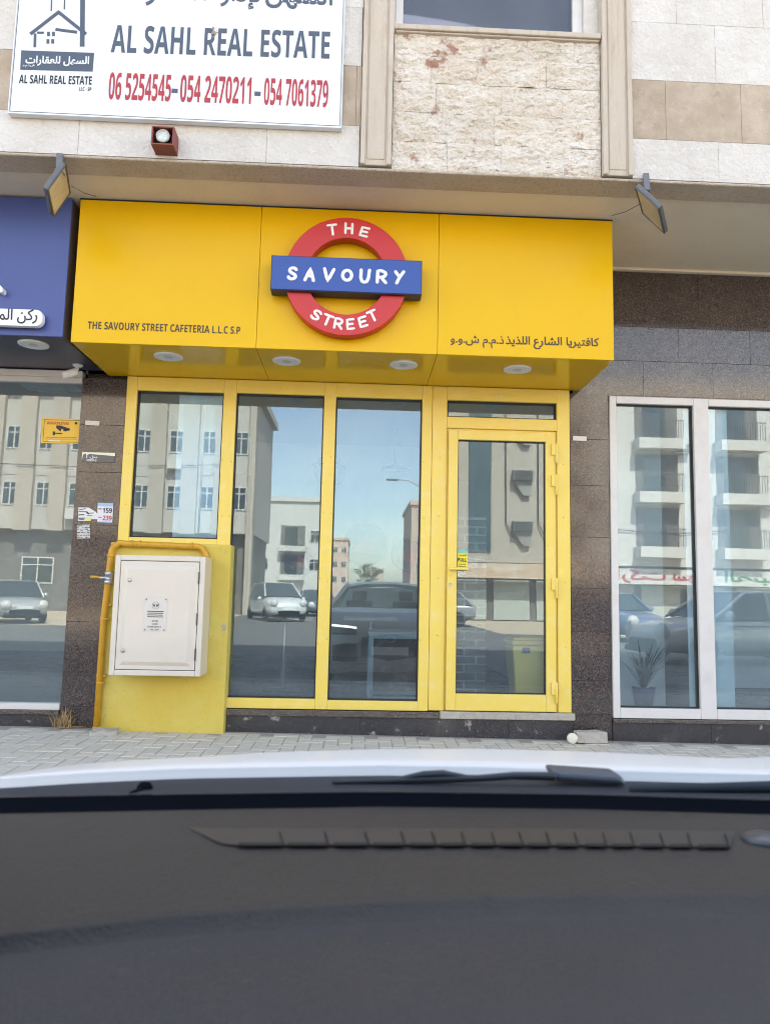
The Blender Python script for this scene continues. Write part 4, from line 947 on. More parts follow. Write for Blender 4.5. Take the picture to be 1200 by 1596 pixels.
# ---------------------------------------------------------------- things on the pavement
def lump(name, lab, cat, x0, x1, y0, y1, z0, z1, m, seed, amp=.008, rot=0):
    bm = bmesh.new(); bmesh.ops.create_cube(bm, size=1); bmesh.ops.subdivide_edges(bm, edges=bm.edges, cuts=7, use_grid_fill=True)
    for v in bm.verts:
        c = Vector((v.co.x * (x1 - x0), v.co.y * (y1 - y0), v.co.z * (z1 - z0))); n = noise.noise_vector(c * 14 + Vector((seed, 0, 0))) + .5 * noise.noise_vector(c * 45 + Vector((seed, 3, 0)))
        v.co = c + n * amp; v.co.z = max(v.co.z, -(z1 - z0) / 2)
    me = bpy.data.meshes.new(name); bm.to_mesh(me); bm.free(); me.materials.append(m)
    o = bpy.data.objects.new(name, me); COL.objects.link(o); o.location = ((x0 + x1) / 2, (y0 + y1) / 2, (z0 + z1) / 2); o.rotation_euler.z = rot
    mo = o.modifiers.new('bevel', 'BEVEL'); mo.width = .004; mo.segments = 1; mo.limit_method = 'ANGLE'
    return tag(o, lab, cat)
a, b = PZ(899, 1159, 0), PZ(947, 1160, 0)
lump('concrete_block', 'broken grey concrete block on the paving below the right granite pier', 'block', a.x, b.x, a.y, a.y + .1, 0, .088, M['concrete'], 4)
c = PZ(891, 1159, 0); q = MB(); q.lathe((c.x, c.y - .01, .041), (.1, -1, .12), [(.0, .012), (.036, .011), (.041, .006), (.041, -.012), (.036, -.014), (0, -.014)], 28)
tag(q.build('pipe_cap', M['pvc']), 'round cream plastic cap leaning against the concrete block', 'cap')
a, b = PZ(150, 1148, 0), PZ(207, 1140, 0)
lump('broken_slab', 'thin broken concrete slab lying at the foot of the yellow wall', 'slab', a.x, b.x - .02, -.34, -.2, .035, .07, M['concrete'], 11, .010, R(8))
q = MB(); c = Vector((P(95, 1138, -.12).x, -.13, gz_at(-2.3)))
for k in range(60):
    an, ti, ln = random.uniform(0, 6.28), random.uniform(.1, 1.3), random.uniform(.07, .19)
    o = c + Vector((random.gauss(0, .03), .06 + random.gauss(0, .015), 0)); d = Vector((math.cos(an) * ti, math.sin(an) * ti * .5, 1)).normalized(); n = Vector((-math.sin(an), math.cos(an) * .5, 0)) * .003
    e = o + d * ln + Vector((math.cos(an), 0, -.6)) * ln * ti * .3
    q.add([o - n, o + n, o + d * ln * .6 + n, o + d * ln * .6 - n, e], [(0, 1, 2, 3), (3, 2, 4)])
for k in range(14):
    an = random.uniform(0, 6.28); o = c + Vector((random.uniform(-.12, .16), random.uniform(-.02, .08), .006)); d = Vector((math.cos(an), math.sin(an) * .4, .1)) * random.uniform(.04, .1); n = Vector((0, .003, .002))
    q.face([o - n, o + n, o + d])
tag(q.build('dry_weed', M['dry_grass']), 'tuft of dry straw coloured weed at the foot of the left granite pier', 'plant')

g = MB()
for k in range(420):                    # grit swept against the wall
    x = random.uniform(-4, 4.5); y = -.04 - abs(random.gauss(0, .16)) - (.13 if -2.0 < x < -.95 else 0); r_ = random.uniform(.002, .007) * (1.6 if random.random() < .06 else 1); z = gz_at(x)
    p = [Vector((x + r_ * math.cos(a) * random.uniform(.6, 1.2), y + r_ * math.sin(a) * random.uniform(.6, 1.2), z - .001)) for a in (0, 1.26, 2.5, 3.8, 5.0)]
    t = Vector((x + random.uniform(-.3, .3) * r_, y, z + r_ * random.uniform(.5, .9))); n = len(g.v)
    for i in range(5): g.face([p[i], p[(i + 1) % 5], t])
tag(g.build('gravel', mat('grit', (.40, .34, .27), .9, island=.4)), 'loose grit and small stones swept along the foot of the shopfront', 'gravel', kind='stuff')

# ---------------------------------------------------------------- the car we look out of
def interp(tab, u):
    if u <= tab[0][0]: return tab[0][1]
    for (a, b), (c, d) in zip(tab, tab[1:]):
        if u <= c: return b + (d - b) * (u - a) / (c - a)
    return tab[-1][1]
M['car_white'] = mat('car_white_paint', (.64, .615, .585), .45, spec=.3, coat=.12)
M['car_dark'] = mat('cowl_plastic', (.028, .034, .044), .6, spec=.14, bump=[(300, .1, .001)])
M['car_black'] = mat('black_trim', (.004, .005, .008), .9, spec=.05)
M['dash'] = mat('dash_plastic', (.040, .0355, .033), .55, spec=.3, vary=[(6, (.047, .041, .037), .4, .7), (260, (.062, .055, .051), .60, .70), (30, (.034, .030, .028), .58, .7)], bump=[(420, .6, .0012, 'v'), (60, .15, .001)])
M['dash_low'] = mat('dash_soft_trim', (.034, .034, .037), .5, spec=.4, vary=[(260, (.048, .047, .05), .60, .70), (5, (.040, .039, .041), .45, .7)], bump=[(420, .6, .0012, 'v')])
M['clear'] = mat('windscreen_clear', (1, 1, 1))
_t = M['clear'].node_tree; _t.nodes.clear(); _o = _t.nodes.new('ShaderNodeOutputMaterial'); _b = _t.nodes.new('ShaderNodeBsdfTransparent'); _b.inputs[0].default_value = (.97, .98, .98, 1); _t.links.new(_b.outputs[0], _o.inputs[0])
M['car_glass'] = glass_mat('car_side_glass', (.45, .5, .5), .12)
M['headlamp'] = mat('headlamp_glass', (.05, .055, .06), .1, spec=.8, coat=.5)
M['drl'] = mat('daytime_light', (1, .97, .92), .3, emit=1.6)
M['tyre'] = mat('tyre_rubber', (.02, .02, .021), .8)
M['rim'] = mat('wheel_alloy', (.45, .45, .46), .35, metal=.7)
CX, CW = .5, .93
car0 = thing('car', 'white car seen from its driver seat, bonnet and grey dashboard across the bottom', 'car', (CX, -6.2, -.15))
CREST = [(0, 1214), (150, 1191), (300, 1180.5), (340, 1179.5), (420, 1173), (600, 1167.5), (750, 1167), (900, 1171), (1050, 1178), (1200, 1186)]
REAR = [(0, 1217), (150, 1206), (300, 1198.5), (600, 1193.5), (750, 1196), (900, 1200.5), (1200, 1208)]
def zat(X, d, tab):
    x = X if X <= CX else 2 * CX - X; u = 553.8 + x * FPX / d; return P(u, interp(tab, u), -6 + d).z
XS = [CX - CW + 2 * CW * i / 56 for i in range(57)]
PROF = [(1.2, -.052), (1.4, -.108), (1.5, -.155), (1.56, -.23), (1.60, -.32), (1.63, -.43), (1.63, -.60), (1.60, -.76), (1.54, -.87)]
def skin(X, d, dz):                     # front of the body: rounded off towards the wings
    s = abs((X - CX) / CW); k = max(0, min(1, (d - 1.0) / .5))
    return Vector((X - .05 * (X - CX) * k * s, -6 + d - .34 * s ** 4 * k, zat(X, 1.0, CREST) + dz - .03 * s ** 4 * k))
rows = [[(X, -6 + .862, zat(X, .86, REAR) - .025) for X in XS], [(X, -6 + .86, zat(X, .86, REAR)) for X in XS]]
rows += [[(X, -6 + .93, zat(X, .93, [(u, v * .35 + interp(REAR, u) * .65 - 1.5) for u, v in CREST])) for X in XS]]
rows += [[(X, -6 + 1.0, zat(X, 1.0, CREST)) for X in XS]] + [[skin(X, d, dz) for X in XS] for d, dz in PROF]
q = MB(); q.grid(rows, True)
q.build('bonnet', M['car_white'], car0)
q = MB()                                # sides, floor and tail
for sgn in (-1, 1):
    x = CX + sgn * CW
    r0 = [rows[i][0 if sgn < 0 else -1] for i in range(1, len(rows) - 3)]
    lo = [(p[0], p[1], .05) for p in r0]; q.grid([[Vector(p) for p in r0], lo], True)
    q.grid([[(x, y, z) for y in (-5.14, -5.6, -6.5, -7.6, -8.6, -8.95)] for z in (.05, .5, .80)], True)
q.box(CX - CW + .02, CX + CW - .02, -9.0, -5.2, .02, .06); q.box(CX - CW, CX + CW, -9.02, -8.96, .05, .85)
q.box(CX - CW + .03, CX + CW - .03, -8.9, -8.0, .7, .78); q.build('car_body', M['car_white'], car0)
q = MB(); hx = .62                      # roof and pillars
q.grid([[(CX + hx * t * (1 - .0), y, z - .05 * abs(t) ** 3) for t in (-1, -.6, -.2, .2, .6, 1)] for y, z in ((-6.13, 1.29), (-6.5, 1.335), (-7.3, 1.345), (-8.2, 1.29))], True)
q.grid([[(CX + hx * t, y, z - .05 * abs(t) ** 3) for t in (-1, -.6, -.2, .2, .6, 1)] for y, z in ((-6.13, 1.27), (-6.5, 1.30), (-7.3, 1.31), (-8.2, 1.26))], True)
for sgn in (-1, 1):
    q.tube([(CX + sgn * .915, -5.28, .86), (CX + sgn * .83, -5.55, .99), (CX + sgn * .66, -6.13, 1.235)], [.03, .03, .035], 10)
    q.tube([(CX + sgn * .63, -6.13, 1.235), (CX + sgn * .64, -7.2, 1.285), (CX + sgn * .64, -8.2, 1.23), (CX + sgn * .85, -8.9, .82)], .04, 10)
    q.tube([(CX + sgn * .64, -7.05, 1.28), (CX + sgn * .88, -7.0, .80)], .045, 10)
q.build('roof', M['car_white'], car0)
for sgn in (-1, 1):
    q = MB(); q.grid([[(CX + sgn * .90, -5.25, .81), (CX + sgn * .90, -7.0, .81), (CX + sgn * .90, -8.8, .81)], [(CX + sgn * .66, -6.1, 1.22), (CX + sgn * .66, -7.05, 1.27), (CX + sgn * .66, -8.2, 1.22)]], False); q.build('side_window', M['car_glass'], car0)
    q = MB(); c = Vector((CX + sgn * 1.05, -5.93, .90)); q.lathe(c - Vector((0, .0, 0)), (0, 1, .1), [(.02, -.06), (.075, -.04), (.085, 0), (.07, .05), (.03, .085), (0, .09)], 18); q.tube([(CX + sgn * .93, -5.93, .84), c], .02); q.build('mirror', M['car_white'], car0)
    for y in (-5.15, -7.95):
        q = MB(); q.lathe((CX + sgn * .80, y, .19), (sgn, 0, 0), [(.20, 0), (.32, .01), (.34, .03), (.34, .13), (.31, .148), (.22, .15)], 32); wh = q.build('wheel', M['tyre'], car0)
        q = MB(); q.lathe((CX + sgn * .80, y, .19), (sgn, 0, 0), [(.219, .12), (.219, .148), (.19, .135), (.05, .14), (0, .142)], 32); q.build('rim', M['rim'], wh)
q = MB(); q.grid([[(CX + .82 * t, -8.9 + .06 * abs(t), .84) for t in (-1, 0, 1)], [(CX + .6 * t, -8.22, 1.25) for t in (-1, 0, 1)]], False); q.build('rear_window', M['car_glass'], car0)
def patch(name, m, s0, s1, zf, off, nx=10, nz=4, par=None):  # a piece let into the front, zf(s) -> (low, high) below the bonnet crest
    q = MB(); rr = []
    def dof(dz):
        for (d0, a), (d1, b) in zip(PROF, PROF[1:]):
            if b <= dz <= a: return d0 + (d1 - d0) * (a - dz) / (a - b)
        return PROF[-1][0]
    for j in range(nz + 1):
        r = []
        for i in range(nx + 1):
            s = s0 + (s1 - s0) * i / nx; lo, hi = zf(s); dz = lo + (hi - lo) * j / nz
            p = skin(CX + CW * s, dof(dz), dz); r.append(p + Vector((0, off, 0)))
        rr.append(r)
    q.grid(rr, True); q.grid([rr[0], [p - Vector((0, .05, 0)) for p in rr[0]]], True); q.grid([rr[-1], [p - Vector((0, .05, 0)) for p in rr[-1]]], True)
    return q.build(name, m, par or car0)
for sg in (-1, 1):
    a, b = sg * .93, sg * .52
    hl = patch('headlight', M['headlamp'], a, b, lambda s: (-.36 + .10 * (abs(s) - .52), -.24 + .16 * (abs(s) - .52)), .008)
    patch('daytime_light', M['drl'], a, b, lambda s: (-.275 + .16 * (abs(s) - .52), -.245 + .16 * (abs(s) - .52)), .013, 10, 1, hl)
    patch('fog_light_trim', M['car_black'], sg * .9, sg * .5, lambda s: (-.72 + .15 * max(0, abs(s) - .7), -.46 - .1 * abs(abs(s) - .7)), .008)
patch('grille', M['car_black'], -.44, .44, lambda s: (-.70 + .12 * abs(s), -.34 - .10 * abs(s)), .008, 14)
c = skin(CX, 1.62, -.40) + Vector((0, .03, 0)); q = MB(); q.tube([c + Vector((.07 * math.cos(k * .2618), 0, .045 * math.sin(k * .2618))) for k in range(25)], .008, 8, False); q.build('emblem', M['steel'], car0)
q = MB(); q.box(CX - .26, CX + .26, -6 + 1.635, -6 + 1.65, zat(CX, 1.0, CREST) - .62, zat(CX, 1.0, CREST) - .51); q.build('number_plate', M['board'], car0, bevel=.003)
# scuttle between bonnet and windscreen
BAND0 = [(0, 1243), (300, 1238), (600, 1234), (900, 1238), (1200, 1247)]
BAND1 = [(0, 1270), (300, 1263), (600, 1257.5), (900, 1261), (1200, 1270)]
XD = [CX - .88 + 1.76 * i / 50 for i in range(51)]
q = MB(); q.grid([[(X, -6 + .868, zat(X, .86, REAR) - .012) for X in XD], [(X, -6 + .83, zat(X, .83, [(u, v * .7 + interp(BAND0, u) * .3) for u, v in REAR]) - .004) for X in XD],
                  [(X, -6 + .79, zat(X, .79, [(u, v * .35 + interp(BAND0, u) * .65) for u, v in REAR]) - .003) for X in XD], [(X, -6 + .745, zat(X, .745, BAND0)) for X in XD]], True)
q.build('cowl', M['car_dark'], car0)
q = MB(); q.grid([[(X, -6 + .744, zat(X, .745, BAND0)) for X in XD], [(X, -6 + .735, zat(X, .735, BAND1) - .006) for X in XD], [(X, -6 + .70, zat(X, .72, BAND1) - .03) for X in XD]], True); q.build('windscreen_border', M['car_black'], car0)
q = MB(); q.grid([[(X, -6 + .747, zat(X, .745, BAND0) + .002) for X in XD], [(CX + (X - CX) * .71, -6.12, 1.262) for X in XD]], True); q.build('windscreen', M['clear'], car0)
# wiper
q = MB(); yw_ = -6 + .80
def wp(u, v, d=.80): return P(u, v, -6 + d)
q.tube([wp(862, 1210), wp(800, 1209), wp(745, 1213), wp(690, 1214), wp(600, 1217), wp(520, 1219)], [.0045, .004, .0035, .0045, .0035, .002], 10)
q.tube([wp(620, 1214), wp(660, 1207.5), wp(690, 1206), wp(730, 1211)], [.002, .004, .004, .002], 10)
wpr = q.build('wiper', mat('wiper_black', (.018, .02, .026), .5), car0)
q = MB(); a, b = wp(858, 1200), wp(980, 1226)
bmw = [wp(u, v) for u, v in ((858, 1201), (968, 1208), (980, 1226), (868, 1219))]
q.add([p + Vector((0, y, 0)) for y in (0, .035) for p in bmw], [(0, 1, 2, 3), (7, 6, 5, 4), (0, 1, 5, 4), (1, 2, 6, 5), (2, 3, 7, 6), (3, 0, 4, 7)])
q.build('pivot_cover', mat('pivot_slate', (.065, .075, .092), .45), wpr, bevel=.008, seg=3)
q = MB(); q.tube([wp(985, 1230, .78), wp(1200, 1226, .80), wp(1400, 1222, .80)], [.004, .006, .005], 10); q.build('wiper_blade', M['car_dark'], car0)
q = MB(); q.lathe(wp(226, 1229, .79), (0, .3, 1), [(.008, -.006), (.008, .002), (.005, .006), (0, .007)], 16); q.tube([wp(219, 1232, .78), wp(205, 1238, .76)], .003); q.build('washer_nozzle', M['car_black'], car0)
# dashboard
RIDGE = [(-400, 1500), (0, 1463), (300, 1427), (600, 1405), (900, 1395), (1200, 1393), (1600, 1400)]
def shift(t, k): return [(u, v + k) for u, v in t]
DR = [(BAND1, .2022), (shift(BAND1, 10), .2018), (shift(BAND1, 22), .2025), (shift(BAND1, 30), .2032), (shift(BAND1, 60), .2045), ([(u, v * .5 + interp(shift(BAND1, 60), u) * .5) for u, v in RIDGE], .2065), (shift(RIDGE, -14), .2078), (shift(RIDGE, -5), .2083), (RIDGE, .209), (shift(RIDGE, 6), .2108), (shift(RIDGE, 20), .2150), (shift(RIDGE, 33), .2182)]
DL = [(shift(RIDGE, 33), .2182), (shift(RIDGE, 40), .2192), ([(0, 1540), (1200, 1500)], .222), ([(0, 1610), (1200, 1600)], .227), ([(0, 1800), (1200, 1780)], .243), ([(0, 2100), (1200, 2100)], .28), ([(0, 2500), (1200, 2500)], .38)]
XI = [CX - .86 + 1.72 * i / 80 for i in range(81)]
def dashrow(tab, h):
    out = []; z = CAM.z - h
    for X in XI:
        d = .6
        for _ in range(12):
            u = max(-300, min(1500, 553.8 + X * FPX / max(d, .2))); d = .5 * d + .5 * (PZ(u, interp(tab, u), z).y + 6)
        out.append((X, -6 + d, z))
    return out
dsh = MB(); dsh.grid([dashrow(t, h) for t, h in DR], True); dash = dsh.build('dashboard', M['dash'], car0)
q = MB(); q.grid([dashrow(t, h) for t, h in DL], True); q.build('dash_trim', M['dash_low'], dash)
hz_ = CAM.z - .2028
vq = lambda u, v, e=0: PZ(u, v, hz_ + e)
q = MB(); top = [(292, 1289), (330, 1291), (600, 1291), (900, 1292), (1145, 1296)]; bot = [(345, 1315), (372, 1317), (600, 1316), (900, 1317), (1137, 1320)]
q.grid([[vq(*p) for p in top], [vq(*p) for p in bot], [vq(*p, -.006) for p in bot]], False); q.grid([[vq(*p) for p in top], [vq(*p, -.006) for p in top]], False)
vent = q.build('defroster_vent', mat('vent_plastic', (.041, .0365, .0345), .5), dash)
q = MB()
SL = [(372, 442), (449, 512), (520, 575), (582, 631), (639, 679), (686, 725), (734, 772), (779, 815), (823, 857), (867, 901), (911, 945), (953, 988), (998, 1034), (1043, 1077), (1087, 1135)]
for i, (a, b) in enumerate(SL):
    dy = (a - 372) / 763 * 3.2 - 1.5 * math.sin(math.pi * (a - 372) / 763)
    q.add([vq(a, 1313 + dy, .0012), vq(b - 2, 1313 + dy, .0012), vq(b, 1317.8 + dy, .0012), vq(a, 1317.8 + dy, .0012), vq(a, 1313 + dy, 0), vq(b - 2, 1313 + dy, 0), vq(b, 1317.8 + dy, 0), vq(a, 1317.8 + dy, 0)],
          [(0, 1, 2, 3), (0, 1, 5, 4), (1, 2, 6, 5), (2, 3, 7, 6), (3, 0, 4, 7)])
    o, e = vq(b - 1, 1317.5 + dy), vq(b - 7 - (.01 * i), 1298 + dy); n = Vector((.0011, 0, 0))
    q.obox(o, n, e - o, Vector((0, 0, .0012)))
q.build('vent_vane', mat('vent_slot', (.006, .006, .007), .8), vent)
c = PZ(1186, 1310, CAM.z - .2036); q = MB(); q.lathe(c - Vector((0, 0, .001)), (0, 0, 1), [(.017, 0), (.016, .003), (.012, .006), (.006, .008), (0, .0085)], 28); q.build('light_sensor', mat('sensor_gloss', (.05, .055, .065), .22, spec=.6), dash)
q = MB(); q.box(CX - .84, CX + .84, -5.9, -5.45, .2, .83); q.box(CX - .84, CX + .84, -8.6, -5.3, .07, .1); q.build('cabin_floor', M['car_black'], car0)
for sx in (-.42, .42):
    q = MB(); x = CX + sx; q.box(x - .25, x + .25, -7.15, -6.75, .2, .36); q.obox((x - .24, -7.28, .36), (.48, 0, 0), (0, -.2, .62), (0, .13, .03)); q.obox((x - .13, -7.50, 1.0), (.26, 0, 0), (0, -.05, .17), (0, .09, .02)); q.build('seat', M['dash_low'], car0, bevel=.03)

# ---------------------------------------------------------------- across the street, mirrored in the glass
def opp_box(q, x0, x1, y, y2, z0, z1): q.box(x0, x1, y2, y, z0, z1)
M['b_beige'] = mat('beige_render', (.42, .37, .315), .9, vary=[(.5, (.37, .32, .27), .45, .7)]); M['b_pale'] = mat('pale_render', (.47, .445, .41), .9, vary=[(.5, (.41, .39, .36), .45, .7)])
M['b_white'] = mat('white_render', (.54, .53, .515), .9, vary=[(.4, (.48, .47, .45), .45, .7)]); M['b_pink'] = mat('pink_render', (.50, .37, .31), .9); M['b_shop'] = mat('shop_dark', (.14, .13, .125), .8, vary=[(2, (.22, .20, .18), .5, .7)])
M['shutter'] = mat('roller_shutter', (.40, .42, .38), .6)
def window(par, x, z, y, wd, h):
    q = MB(); t = .07
    q.box(x - wd / 2, x + wd / 2, y + .002, y + .05, z - h / 2, z - h / 2 + t); q.box(x - wd / 2, x + wd / 2, y + .002, y + .05, z + h / 2 - t, z + h / 2)
    for k in (-wd / 2, -t / 2, wd / 2 - t): q.box(x + k, x + k + t, y + .003, y + .05, z - h / 2 + t, z + h / 2 - t)
    q.box(x - wd / 2 + t, x + wd / 2 - t, y + .004, y + .045, z + h * .18, z + h * .18 + t * .8)
    w_ = q.build('window', M['b_white'], par); q = MB(); q.box(x - wd / 2 + t, x + wd / 2 - t, y + .006, y + .02, z - h / 2 + t, z + h / 2 - t); q.build('pane', M['far_glass'], w_)
def balcony(par, x, z, y, wd):
    q = MB(); q.box(x - wd / 2, x + wd / 2, y + .002, y + .03, z + .1, z + 2.3); rc = q.build('balcony_shade_panel', M['b_shop'], par)  # flat panel; the shade of the recess is put into its dark colour
    q = MB(); q.box(x - wd * .32, x + wd * .2, y + .031, y + .06, z + .1, z + 2.1); q.build('balcony_door', M['far_glass'], rc)
    q = MB(); q.box(x - wd / 2 - .1, x + wd / 2 + .1, y, y + .9, z - .5, z + .08); sl = q.build('balcony_slab', M['b_white'], par)
    q = MB()
    for i in range(int(wd / .14) + 1): q.box(x - wd / 2 + i * .14, x - wd / 2 + i * .14 + .025, y + .84, y + .865, z + .08, z + 1.05)
    q.box(x - wd / 2, x + wd / 2 + .02, y + .83, y + .875, z + 1.05, z + 1.1); q.build('balcony_railing', M['dark_steel'], sl)
# pilastered beige block on the left
Y = -36; GZ0 = -.15
b1 = thing('apartment_building', 'beige apartment block with tall pilasters, mirrored in the left shop window', 'building', (-20, Y, -.15))
q = MB(); q.box(-48, -5.9, Y - 8, Y, 4.4, 12.2); q.box(-48.3, -5.6, Y - 8.2, Y + .3, 12.2, 12.7); q.build('wall', M['b_pale'], b1)
q = MB(); q.box(-48, -6.1, Y - 8, Y - .6, -.16, 4.4); q.build('ground_floor', M['b_shop'], b1)
q = MB()
for i in range(24): q.box(-7.3 - i * 1.83 - .9, -7.3 - i * 1.83, Y + .001, Y + .32, 4.3, 12.2)
q.box(-6.25, -5.88, Y - .5, Y + .34, -.16, 12.2); q.build('pilaster', M['b_beige'], b1)
for i in range(12):
    for z in (6.4, 9.6): window(b1, -6.75 - i * 1.83 if i else -6.75, z, Y, .86, 1.35)
for i in range(7): window(b1, -9 - i * 3, 2.1, Y - .6, 1.8, 1.5)
for i in (1, 4, 8): q = MB(); x = -7.1 - i * 1.83; q.tube([(x, Y + .06, 4.4), (x, Y + .06, 12.1)], .05, 8, False); q.build('drain_pipe', M['b_beige'], b1)
for i, z in ((2, 8.2), (5, 5.2), (9, 8.2)): q = MB(); x = -6.75 - i * 1.83; q.box(x - .4, x + .4, Y + .01, Y + .45, z - .25, z + .3); q.build('air_conditioner', M['b_white'], b1, bevel=.02)
q = MB(); q.tube([(-28 + k * 1.5, Y + .40, 8.3 - .35 * math.sin(math.pi * k / 14)) for k in range(15)], .02, 6); q.build('cable', M['ink_black'], b1)
# far end of the street
def block(lab, x0, x1, y, dep, z1, m, cols, side=None):
    b = thing('apartment_building', lab, 'building', ((x0 + x1) / 2, y, -.15)); q = MB(); q.box(x0, x1, y - dep, y, -.16, z1); q.build('wall', m, b)
    q = MB(); q.box(x0 - .2, x1 + .2, y - dep - .2, y + .25, z1, z1 + .5); q.build('parapet', m, b)
    for kind, x, wd in cols:
        z = 2.6
        while z + 2.6 < z1:
            balcony(b, x, z + .4, y, wd) if kind == 'b' else window(b, x, z + 1.6, y, wd, 1.3)
            z += 3.1
    return b
block('white apartment block with balconies far down the side street', -14, -3.6, -74, 14, 11, M['b_white'], [('b', -6.9, 2.6), ('w', -4.5, 1.1), ('w', -10, 1.1)])
block('pink block at the far end of the side street', -5.2, -1.7, -150, 20, 12.5, M['b_pink'], [('w', -4.4, 1), ('w', -2.6, 1)])
block('peach block on the right far down the side street', 6.2, 22, -78, 14, 11.5, M['b_pink'], [('w', 7.4, 1.1), ('w', 9.4, 1.1), ('b', 12, 2.6)])
block('low pale block closing the far end of the side street', 2.2, 6.5, -170, 20, 7, M['b_beige'], [('w', 3.4, 1)])
b5 = thing('apartment_building', 'beige block with stacked air conditioners, mirrored in the yellow door', 'building', (8.5, -34, -.15))
q = MB(); q.box(4.9, 12.6, -42, -34, 3.0, 13); q.build('wall', M['b_beige'], b5)
q = MB(); q.box(5.1, 12.6, -42, -34.8, -.16, 3.0); q.build('ground_floor', M['b_shop'], b5)
q = MB(); q.box(6.1, 7.3, -33.998, -33.9, 3.6, 12.5); q.build('stair_window', mat('blue_glazing', (.06, .10, .115), .3, spec=.5), b5)
for x in (9.0, 11.9):
    for z in (4.6, 7.4, 10.2):
        q = MB(); q.box(x - .55, x + .55, -33.99, -33.55, z + .1, z + .7); q.prism([(x - .5, z + .0995), (x + .55, z + .0995), (x + .45, z - .7), (x + .05, z - .7)], -33.99, -33.75); ac = q.build('air_conditioner', mat('ac_grey', (.27, .255, .235), .6), b5, bevel=.02)
        q = MB()
        for k in range(6): q.box(x - .5, x + .5, -33.549, -33.52, z + .14 + k * .09, z + .18 + k * .09)
        q.build('ac_grille', M['dark_steel'], ac)
q = MB(); q.box(4.95, 12.5, -33.99, -33.8, 2.15, 2.95); q.build('shop_fascia', mat('fascia_orange', (.52, .36, .25), .6, vary=[(1.2, (.60, .54, .46), .45, .6)]), b5)
for x in (6.2, 8.6, 11.0): q = MB(); q.box(x - 1, x + 1, -34.79, -34.7, -.1, 2.1); q.build('roller_shutter', M['shutter'], b5)
b6 = thing('apartment_building', 'white block with stacked balconies, mirrored in the white framed window', 'building', (20, -34, -.15))
q = MB(); q.box(12.7, 40, -42, -34, 3.0, 13.5); q.build('wall', M['b_white'], b6)
q = MB(); q.box(12.7, 40, -42, -34.8, -.16, 3.0); q.build('ground_floor', M['b_shop'], b6)
for x in (16.6, 21.2, 26): 
    for z in (3.95, 6.95, 9.95): balcony(b6, x, z, -34, 2.4)
for x in (14.0, 18.9, 23.6):
    for z in (5.2, 8.2, 11.2): window(b6, x, z, -34, .75, .85)
q = MB(); q.box(12.75, 40, -33.99, -33.8, 2.0, 2.85); fs_ = q.build('shop_fascia', M['b_white'], b6)
def back_text(q, s, x0, x1, z, h, y):   # lettering that faces this way from across the road
    vs, fs = text_mesh(s, .02); a = min(v.x for v in vs); b = max(v.x for v in vs); k = (x1 - x0) / (b - a)
    q.add([(x1 - (v.x - a) * k, y + v.z * 20, z + v.y * h) for v in vs], fs)
q = MB(); back_text(q, arabic('سوبر') + '', 17.3, 19.4, 2.25, .8, -33.79); back_text(q, arabic('ماركت'), 13.4, 16.9, 2.25, .8, -33.79); q.build('fascia_lettering', mat('fascia_red', (.42, .04, .05), .5), fs_)
q = MB(); back_text(q, arabic('الصباح'), 20.2, 24, 2.25, .8, -33.79); q.build('fascia_lettering', mat('fascia_green', (.04, .22, .10), .5), fs_)
for x in (14.4, 17, 19.6, 22.4): q = MB(); q.box(x - 1.1, x + 1.1, -34.79, -34.7, -.1, 1.95); q.build('roller_shutter', M['shutter'], b6)

# clutter on the far facades and along the side street
for x, z in ((13.2, 6.6), (18.0, 9.6), (22.6, 6.6)):
    q = MB(); q.box(x - .4, x + .4, -33.998, -33.6, z - .28, z + .28); ac = q.build('air_conditioner', M['b_white'], b6, bevel=.02)
    q = MB()
    for k in range(5): q.box(x - .36, x + .36, -33.599, -33.58, z - .22 + k * .1, z - .17 + k * .1)
    q.build('ac_grille', M['dark_steel'], ac)
q = MB(); q.tube([(12.9 + k * .8, -33.9, 5.1 - .25 * math.sin(math.pi * k / 10)) for k in range(11)], .025, 6); q.build('cable', M['ink_black'], b6)
q = MB()
for x in (9.9, 8.1): q.tube([(x, -33.9, 12.4), (x, -33.9, 5.2), (x + .4, -33.85, 4.4)], .03, 6)
q.build('cable', M['ink_black'], b5)
sl_ = thing('street_lamp', 'tall grey street lamp by the side road, mirrored in the middle pane', 'street lamp', (3.9, -40, GZ0))
q = MB(); q.tube([(3.9, -40, GZ0), (3.9, -40, 4), (3.9, -40, 8)], [.09, .07, .05], 10); q.build('post', M['b_white'], sl_)
q = MB(); q.tube([(3.9, -40, 7.95), (3.2, -40, 8.35), (2.4, -40, 8.4)], .04, 8); q.build('arm', M['b_white'], sl_)
q = MB(); q.box(1.8, 2.5, -40.12, -39.88, 8.3, 8.42); q.build('lamp_head', M['flood_grey'], sl_, bevel=.03)
tr_ = thing('tree', 'small dark green tree at the far end of the mirrored side street', 'tree', (1.6, -92, GZ0))
q = MB(); q.tube([(1.6, -92, GZ0), (1.7, -92, 1.4), (1.5, -92, 2.8), (1.8, -92, 4.2)], [.2, .16, .12, .05], 8); q.build('trunk', mat('bark', (.10, .075, .055), .9), tr_)
q = MB()
for k in range(900):
    c = Vector((random.gauss(0, 1), random.gauss(0, 1), random.gauss(0, .7))); c = c.normalized() * random.uniform(.3, 1) ** .5; c = Vector((1.6 + c.x * 1.7 * (1 + .3 * math.sin(c.z * 7)), -92 + c.y * 1.7, 3.9 + c.z * 1.5))
    a, b = (Vector((random.gauss(0, 1), random.gauss(0, 1), random.gauss(0, 1))).normalized() * .13 for _ in (0, 1)); q.face([c - a, c + b, c + a * 1.3])
q.build('crown', mat('tree_leaf', (.05, .075, .03), .7, island=.5), tr_)

